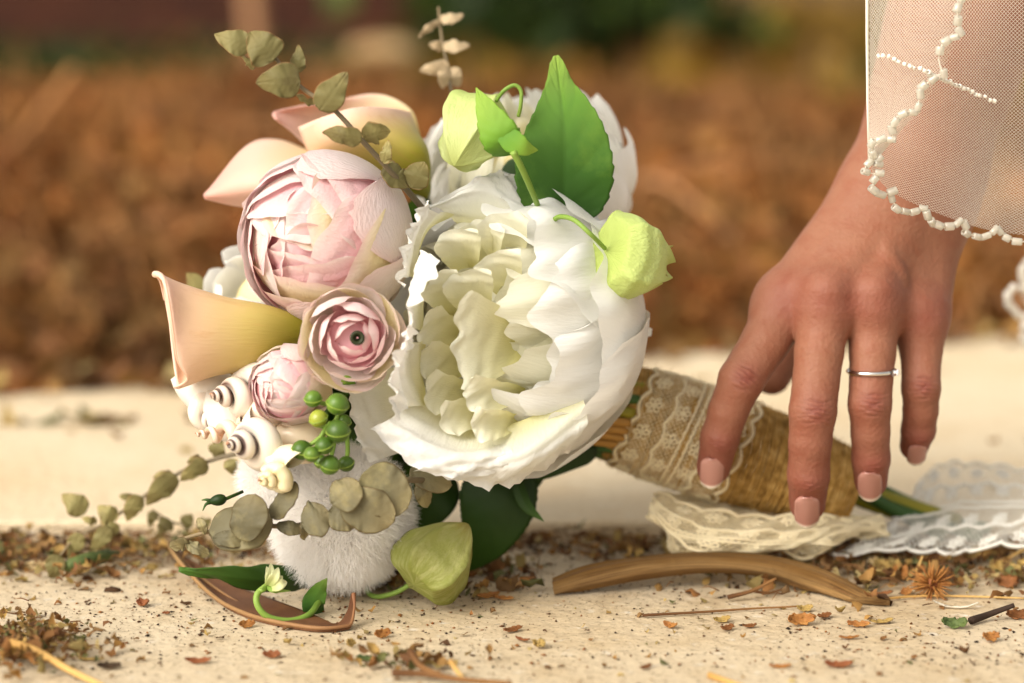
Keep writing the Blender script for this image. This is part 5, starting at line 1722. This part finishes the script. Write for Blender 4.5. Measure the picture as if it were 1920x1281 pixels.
# long flat pod at the right
M_POD = mat('dry pod', [(0, hexc('b08448')), (.3, hexc('9a6e34')), (.6, hexc('b8905a')), (1, hexc('a47840'))], rough=.65, noise=.25, nscale=60, ncol=hexc('5a3818'), cstretch=(3, 34, 1), fac=(.48, .66), bump=1.0, bscale=5, bstretch=(8, 120, 1), bdist=.001)
top = [(1036, 1086, .0), (1100, 1062, .004), (1200, 1046, .010), (1320, 1038, .014), (1440, 1044, .012), (1540, 1068, .006), (1620, 1108, -.008), (1668, 1140, -.020)]
mdl = [(1037, 1104, -.008), (1110, 1082, -.006), (1210, 1062, -.002), (1330, 1054, .0), (1440, 1064, .0), (1530, 1090, -.006), (1610, 1124, -.018), (1668, 1143, -.022)]
bot = [(1040, 1118, -.006), (1120, 1102, -.003), (1220, 1084, .002), (1330, 1072, .006), (1430, 1080, .006), (1515, 1108, -.002), (1600, 1136, -.016), (1666, 1146, -.022)]
a = patch(PP([top, mdl, bot]), 80, 14)
a[..., 2] = np.maximum(a[..., 2], .0015)
a = a + gnormals(a) * (.0006 * np.sin(np.linspace(0, 16, 14))[:, None, None])
o = tag(make('seed_pod', a.reshape(-1, 3), gridf(80, 14), M_POD, uv=np.stack([uvgrid(80, 14)[:, 0], uvgrid(80, 14)[:, 1]], -1)), 'long flat arched brown pod lying in front of the handle', 'seed pod')
solid(o, .0016)

FL = {'orange': ('9a6232', 'b88244'), 'yellow': ('a8884a', 'c0a464'), 'brown': ('7a4c26', '946038'), 'rust': ('82482a', '986038'), 'green': ('4c5c34', '66743e'), 'dark': ('3a2a1a', '54402a'), 'pale': ('cdb07a', 'dcc69a'), 'white': ('d8d0bc', 'e8e2d2')}
M_FL = {k: mat(k + ' flake', stops=[(.35, hexc(a_)), (.65, hexc(b_))], coord='noise', nscale=260, rough=.65, trans=.15, bump=.4, bscale=700) for k, (a_, b_) in FL.items()}


def flake(px, py, L_, W_, colr, label, curl=1.2, lift=0.3, yaw=None, name='leaf_flake', cat='leaf flake', seed=None, side=.5, group=None):
    """curled scrap lying on the stone: size in photograph pixels"""
    sd_ = int(px * 7 + py) if seed is None else seed
    r = np.random.default_rng(sd_)
    p = G(px, py)
    sc = S(p[1])
    nu, nv = 9, 16
    Sg, T = np.meshgrid(np.linspace(-1, 1, nu), np.linspace(-.5, .5, nv))
    Lw, Ww = L_ * sc, W_ * sc
    ang = T * curl
    rad = Lw / max(curl, .05)
    x = rad * np.sin(ang)
    z = rad * (1 - np.cos(ang))
    wd = np.sqrt(np.clip(1 - (2 * T) ** 2, 0, 1)) ** .8 * (1 + .25 * wob(T * 6, sd_))
    y = Sg * Ww / 2 * wd
    z = z + side * Ww * .35 * (Sg ** 2) * wd + .10 * Ww * wob(T * 5 + Sg * 2, sd_ + 1)
    yw = r.uniform(-.8, .8) if yaw is None else yaw
    rl = r.uniform(-.4, .4) + lift
    y, z = y * math.cos(rl) - z * math.sin(rl), y * math.sin(rl) + z * math.cos(rl)
    X = x * math.cos(yw) - y * math.sin(yw); Y = x * math.sin(yw) + y * math.cos(yw)
    z = z - z.min() + .0006
    jg = np.random.default_rng(sd_ + 3)
    X = X + jg.normal(0, .05, X.shape) * Ww; Y = Y + jg.normal(0, .05, X.shape) * Ww
    v = np.stack([X, Y, z], -1).reshape(-1, 3)
    o = make(name, v, gridf(nu, nv), M_FL[colr])
    o.location = (p[0], p[1], .0 if p[1] < YJ else .006)
    solid(o, .00035)
    return tag(o, label, cat, group)


flake(1508, 1147, 36, 16, 'yellow', 'small yellow curled flake above the orange curl right of centre', 1.6)
flake(1500, 1172, 60, 24, 'orange', 'broad orange brown curl below the small yellow flake', 1.6, .5, .2)
flake(1545, 1160, 34, 18, 'brown', 'brown flake touching the orange curl on its right', 1.2)
flake(1592, 1200, 40, 12, 'orange', 'flat orange flake alone in front of the pod tip', .8, .2, .1)
flake(1610, 1176, 46, 16, 'orange', 'thin orange strip just below the pod tip', 1.0, .3, -.1)
flake(1652, 1170, 50, 14, 'yellow', 'dull yellow strip beneath the pod tip', .9, .3, .2)
flake(1855, 1203, 44, 22, 'orange', 'upright bright orange flake at the lower right', 1.9, .9, .5)
flake(1790, 1178, 56, 26, 'green', 'crumpled green scrap beside the dark twig', 2.0, .6)
flake(1748, 1082, 52, 20, 'green', 'green leaf scrap behind the bristly dry flower', 1.0, .5)
flake(1700, 1116, 22, 18, 'orange', 'small upright orange flake left of the bristly dry flower', 1.4, .9)
flake(1572, 1253, 58, 20, 'rust', 'rusty blurred flake at the bottom edge right of centre', 1.1, .3, 0)
flake(1462, 1254, 44, 10, 'orange', 'narrow orange blurred flake at the bottom edge', .8, .2, 0)
flake(1258, 1178, 36, 14, 'orange', 'little orange curl under the thin straight twig', 1.8, .5)
flake(1352, 1168, 40, 16, 'yellow', 'yellow and brown curl at the foot of the thin twig', 1.7, .5)
flake(1362, 1183, 36, 14, 'brown', 'brown curl just below the yellow and brown one', 1.6, .5)
flake(1405, 1178, 30, 12, 'brown', 'brown sliver right of the paired curls', 1.2, .4)
flake(1210, 1255, 32, 10, 'brown', 'dark brown chip at the lower middle of the stone', .8)
flake(1010, 1215, 30, 26, 'yellow', 'small round yellow husk low in the middle', 2.6, .6)
flake(980, 1204, 34, 12, 'rust', 'pinkish seed husk left of the round yellow husk', 1.2)
flake(960, 1186, 46, 14, 'brown', 'ragged brown flake above the pinkish husk', 1.0)
flake(915, 1122, 50, 14, 'orange', 'orange flake beside the olive lantern husk', .9, .3, .5)
flake(945, 1126, 42, 12, 'orange', 'second orange flake just right of the one by the lantern', .8, .3, -.4)
flake(715, 1197, 40, 18, 'orange', 'shiny orange brown flake right of the upturned leaf tip', 1.2, .5)
flake(655, 1215, 32, 16, 'yellow', 'yellowish husk standing below the upturned leaf tip', 1.4, 1.2, 1.2)
flake(685, 1240, 34, 18, 'green', 'small green scrap in the bottom litter', 1.3, .5)
flake(462, 1178, 34, 16, 'orange', 'orange husk lying against the rim of the curled leaf', 1.2, .6, .5)
flake(510, 1234, 36, 20, 'rust', 'rusty ragged chip at the bottom left of centre', 1.2, .4)
flake(372, 1245, 54, 14, 'rust', 'slim rusty curl near the bottom left', 1.3, .4, 0)
flake(205, 1255, 48, 18, 'dark', 'dark soft flake at the bottom left', .8, .2, 0)
flake(172, 1240, 50, 10, 'yellow', 'straw coloured strip above the dark soft flake', .4, .2, 0)
flake(270, 1137, 32, 18, 'rust', 'brown curled husk alone on the left of the stone', 2.2, .8)
flake(312, 1153, 14, 10, 'rust', 'small square rusty chip right of the curled husk', .6)
flake(145, 1213, 36, 14, 'rust', 'rusty husk beside the straw pile', 1.2, .4)
flake(65, 1070, 50, 20, 'pale', 'whitish dry petal at the far left edge', 1.0, .8)
flake(1792, 1143, 90, 9, 'white', 'white curved shaving under the bristly dry flower', 1.1, .2, -.15)
flake(1665, 1084, 64, 52, 'yellow', 'crumpled pale yellow dry bloom right of the pod', 2.4, .5)
flake(1640, 1076, 44, 38, 'pale', 'pale papery petal leaning on the crumpled bloom', 2.0, 1.0, 1.0)
flake(1690, 1088, 40, 30, 'orange', 'amber papery petal on the right of the crumpled bloom', 2.0, .9, -.5)
flake(1882, 1075, 40, 26, 'yellow', 'golden dry petal below the white lace at the right', 1.6, .6)
flake(1890, 1102, 44, 26, 'brown', 'brown husk below the golden petal at the right edge', 1.6, .6)
flake(1908, 1160, 50, 24, 'brown', 'brown folded leaf cut off by the right edge', 1.2, .5)
flake(1640, 1120, 70, 14, 'brown', 'long ragged brown strip right of the pod tip', .8, .3, .1)

M_TWIG = mat('twig', [(0, hexc('5a3a20')), (1, hexc('8a6238'))], rough=.8, bump=.4, bscale=400)
M_STRW = mat('straw', [(0, hexc('b08648')), (1, hexc('cda866'))], rough=.7)
M_DTWIG = mat('dark twig', base=hexc('33241a'), rough=.8, bump=.4, bscale=400)


def gstick(pts, r, m, label, name='twig', cat='twig', zs=None):
    q = np.array([G(a_, b_, (zs[i] if zs else .0012)) for i, (a_, b_) in enumerate(pts)])
    return tag(tubes(name, [cr(q, 20)], [np.linspace(r, r * .6, 20)], m, sides=7), label, cat)


gstick([(1205, 1154), (1330, 1147), (1400, 1142), (1500, 1137)], .0006, M_TWIG, 'thin straight twig lying in front of the pod')
gstick([(1820, 1164), (1855, 1152), (1902, 1135)], .0016, M_DTWIG, 'dark broken twig at the right', zs=[.002, .003, .007])
gstick([(1716, 1096), (1720, 1070), (1730, 1042)], .0007, M_STRW, 'pale straw standing up behind the crumpled bloom', 'straw', 'straw', zs=[.001, .006, .012])
gstick([(1870, 1056), (1895, 1044), (1925, 1028)], .0009, M_STRW, 'straw poking out under the white lace', 'straw', 'straw', zs=[.001, .004, .008])
gstick([(20, 1205), (70, 1222), (130, 1256), (200, 1290)], .0018, M_STRW, 'thick straw stalk slanting across the bottom left corner', 'straw', 'straw', zs=[.008, .007, .004, .002])
gstick([(735, 1262), (800, 1264), (870, 1275), (960, 1282)], .0014, M_TWIG, 'reddish twig at the bottom edge below the olive lantern', zs=[.003] * 4)
gstick([(770, 1222), (790, 1250), (830, 1268)], .0015, M_TWIG, 'curved husk stem above the reddish bottom twig', zs=[.008, .005, .003])
gstick([(845, 1240), (855, 1255), (868, 1272)], .0012, M_STRW, 'short straw stub beside the reddish bottom twig', 'straw', 'straw', zs=[.006, .004, .002])
gstick([(1330, 1266), (1370, 1280), (1420, 1296)], .0013, M_STRW, 'straw end cut by the bottom edge right of centre', 'straw', 'straw')
gstick([(1640, 1125), (1720, 1118), (1800, 1118), (1925, 1122)], .0006, M_STRW, 'long thin straw below the bristly dry flower', 'straw', 'straw')
gstick([(1365, 1120), (1410, 1108), (1455, 1085)], .0010, M_TWIG, 'branched twig resting under the pod', zs=[.002, .004, .008])
gstick([(1410, 1108), (1440, 1112), (1470, 1104)], .0007, M_TWIG, 'short twig crossing under the branched one', zs=[.003, .002, .002])
# bristly dry flower
bh = empty('bristly_flower', G(1748, 1118))
tag(bh, 'bristly orange dry flower lying at the right', 'dry flower')
r = np.random.default_rng(3)
c_ = np.array([0, 0, .005])
d = nrm(r.normal(0, 1, (110, 3)) * [1, 1, .7] + [0, 0, .15])
tubes('bristle', [np.stack([c_ + q_ * .001, c_ + q_ * .005, np.maximum(c_ + q_ * r.uniform(.007, .011), [-9, -9, .0005])]) for q_ in d], [[.0005, .0004, .0002]] * 110, M_FL['orange'], bh, sides=4)['kind'] = 'stuff'
blob_ = np.linspace(0, 2 * PI, 12, endpoint=False)
make('heart', np.concatenate([np.stack([.0028 * k_ * np.cos(blob_), .0028 * k_ * np.sin(blob_), z_ + 0 * blob_], -1) for k_, z_ in ((.3, .002), (1, .0035), (1, .006), (.3, .008))]), gridf(12, 4, True), M_FL['rust'], bh)
# rolled green leaf at the left
rl_ = np.array([G(110, 1066, .004), G(150, 1055, .006), G(185, 1046, .006), G(222, 1036, .005)])
tag(tubes('rolled_leaf', [cr(rl_, 30)], [np.interp(np.linspace(0, 1, 30), [0, .2, .5, .8, 1], [.0008, .0028, .0036, .0028, .0008]) * (1 + .05 * np.sin(np.linspace(0, 9, 30)))], M_FL['green'], sides=14), 'rolled grey green leaf under the drooping eucalyptus at the left', 'leaf')

# ---- specks, grit and small crumbs: nobody could count them
def crumbs(name, n, pos, size, cols, m, flat=.6, seed=1):
    r = np.random.default_rng(seed)
    base_ = np.array([[1, 0, 0], [-1, 0, 0], [0, 1, 0], [0, -1, 0], [0, 0, 1], [0, 0, -1]], float)
    Fb = np.array([[0, 2, 4], [2, 1, 4], [1, 3, 4], [3, 0, 4], [2, 0, 5], [1, 2, 5], [3, 1, 5], [0, 3, 5]])
    sc = size[0] + (size[1] - size[0]) * r.random(n) ** 3
    a_ = r.uniform(0, 6.28, n)
    el = r.uniform(.5, 1.9, n)
    v = base_[None] * (1 + r.uniform(-.4, .4, (n, 6, 1)))
    v[:, :, 0] *= el[:, None]; v[:, :, 2] *= flat
    x = v[:, :, 0] * np.cos(a_)[:, None] - v[:, :, 1] * np.sin(a_)[:, None]
    y = v[:, :, 0] * np.sin(a_)[:, None] + v[:, :, 1] * np.cos(a_)[:, None]
    v = np.stack([x, y, v[:, :, 2]], -1) * sc[:, None, None] + pos[:, None, :] + (np.array([0, 0, 1]) * (sc * flat * .5)[:, None])[:, None]
    C_ = np.repeat((np.array(cols)[r.integers(len(cols), size=n)] * r.uniform(.7, 1.2, (n, 1)))[:, None], 6, 1)
    o = make(name, v.reshape(-1, 3), (Fb[None] + (np.arange(n) * 6)[:, None, None]).reshape(-1, 3), m, col=C_.reshape(-1, 3), smooth=False)
    o['kind'] = 'stuff'
    return o


M_CRUMB = mat('grit', base=(1, 1, 1), rough=.85, tint=True)
dk = [hexc(h) for h in ('2a1c12', '3c2818', '4c3018', '5c3c20', '6a4420', '382c20', '8a5a2c', '7a4a20')]
n = 15000
px = rng.uniform(-.32, .34, n); py = -.17 + .26 * rng.random(n)
den = .5 + .5 * np.sin(px * 21 + 1.3) * np.sin(py * 37 + px * 11) + .6 * np.exp(-((px + .02) / .10) ** 2) * np.exp(-((py + .02) / .04) ** 2)
den = den + .9 * np.exp(-((px + .14) / .07) ** 2) * np.exp(-((py + .06) / .05) ** 2)
k_ = rng.random(n) < np.clip(den * .75, .05, 1) * (.40 + .6 * (py > -.11))
pos = np.stack([px, py, 0 * px + .0002], -1)[k_]
tag(crumbs('grit', len(pos), pos, (.00016, .00085), dk, M_CRUMB, seed=2), 'dark specks of grit scattered over the stone', 'grit')
# joint filled with crumbs and torn dry flakes
n = 3200
px = rng.uniform(-.36, .38, n); py = YJ - .012 - .012 * px + rng.normal(0, .016, n)
py = np.where(py > YJ + .01, YJ - .01 - (py - YJ), py)
pos = np.stack([px, py, rng.random(n) * .003], -1)
tag(crumbs('joint_litter', n, pos, (.0005, .0022), dk + [hexc('9a6a30'), hexc('a87a3c'), hexc('6c3c18')], M_CRUMB, seed=5), 'band of brown crumbs filling the joint behind the bouquet', 'litter')
oc = [hexc(h) for h in ('94703f', 'a8884e', '805a34', '94804e', '704c2e', '5c4028', 'a89464', '9c7640', '8a6a42', '906438', '7c5e3c', 'ac9258', '6a6a40')]


def scatter(n, f, size, seed, label, name, curl=.9, up=.45):
    p_ = f(n)
    o = flat_leaves(name, len(p_), p_, size, oc, M_DRYLEAF, curl, up, seed)
    return tag(o, label, 'litter', kind='stuff')


def joint_pts(n):
    px = rng.uniform(-.36, .38, n); py = YJ - .010 - .012 * px + rng.normal(0, .018, n)
    return np.stack([px, np.where(py > YJ, YJ - (py - YJ), py), .001 + rng.random(n) * .006], -1)


scatter(760, joint_pts, (.002, .008), 11, 'torn dry flakes heaped along the joint in the stone', 'dry_flakes')


def right_pts(n):
    px = rng.normal(.155, .055, n); py = .035 + rng.normal(0, .022, n) - (px - .15) * .15
    return np.stack([px, np.minimum(py, .08), .001 + rng.random(n) * .005], -1)


scatter(460, right_pts, (.0025, .009), 12, 'dry torn flakes gathered in front of the white lace', 'dry_flakes')


def loose_pts(n):
    return np.stack([rng.uniform(-.27, .29, n), rng.uniform(-.14, .07, n), .0008 + 0 * rng.random(n)], -1)


scatter(420, loose_pts, (.0012, .0045), 13, 'small dry flakes scattered thinly over the stone', 'dry_flakes', 1.0, .25)


def corner_pts(n):
    p_ = G(45, 1225)
    return np.stack([p_[0] + rng.normal(0, .014, n), p_[1] + rng.normal(0, .016, n), .001 + rng.random(n) * .008], -1)


scatter(300, corner_pts, (.002, .007), 14, 'heap of dry husks in the bottom left corner', 'husk_heap', 1.0, .7)


def mid_pts(n):
    p_ = G(760, 1250)
    return np.stack([p_[0] + rng.normal(0, .012, n), p_[1] + rng.normal(0, .006, n), .001 + rng.random(n) * .004], -1)


scatter(50, mid_pts, (.003, .007), 15, 'small heap of husks at the bottom edge left of centre', 'husk_heap', 1.0, .6)


def under_pts(n):
    a_ = np.array([G(*q_) for q_ in zip(rng.uniform(560, 1000, n), rng.uniform(1060, 1120, n))])
    a_[:, 2] = .001 + rng.random(n) * .004
    return a_


scatter(190, under_pts, (.003, .010), 16, 'dry flakes in the shade under the bouquet', 'dry_flakes', 1.0, .4)


def left_pts(n):
    px = rng.normal(-.20, .045, n); py = .045 + rng.normal(0, .018, n)
    return np.stack([px, np.minimum(py, .085), .001 + rng.random(n) * .006], -1)


scatter(300, left_pts, (.0025, .009), 17, 'dry yellow flakes under the drooping eucalyptus at the left', 'dry_flakes')
# scraps on the far slab
def far_pts(n):
    px = rng.uniform(-.4, .45, n)
    return np.stack([px, YJ + .02 + rng.random(n) ** 1.0 * .4, 0 * px + .0075], -1)


scatter(34, far_pts, (.006, .02), 18, 'few dry scraps on the stone further back', 'dry_flakes', .8, .25)
n = 60
px = rng.uniform(-.5, .05, n)
scatter(60, lambda n: np.stack([px, .335 + .10 * (px + .2) + rng.normal(0, .006, n), 0 * px + .0075], -1), (.012, .03), 19, 'line of brown scraps along a joint of the far stone at the left', 'dry_flakes', .6, .2)

n = 900
r = np.random.default_rng(31)
fp = np.concatenate([joint_pts(420), right_pts(240), left_pts(140), corner_pts(100)])
fd = r.normal(0, 1, (n, 3)) * [1, 1, .12]
fd = nrm(fd) * r.uniform(.003, .012, n)[:, None]
ln_ = [np.stack([a_ + [0, 0, .001], a_ + b_ * .5 + r.normal(0, .0006, 3) + [0, 0, .0016], np.maximum(a_ + b_, [-9, -9, .0008])]) for a_, b_ in zip(fp, fd)]
tag(tubes('dry_fibres', ln_, [[.00028, .00026, .00014]] * n, M_TWIG, sides=4, cap=False), 'thin broken fibres mixed in the dry litter', 'litter', kind='stuff')

# dry scraps caught along the far edge of the stone
n = 170
px = rng.uniform(-.55, .6, n)
scatter(n, lambda n: np.stack([px, gl[1] + slope * (px - gl[0]) - np.abs(rng.normal(0, .018, n)) + .004, .0075 + rng.random(n) * .006], -1), (.010, .032), 24, 'dry brown scraps caught along the far edge of the stone', 'dry_flakes', .8, .6)
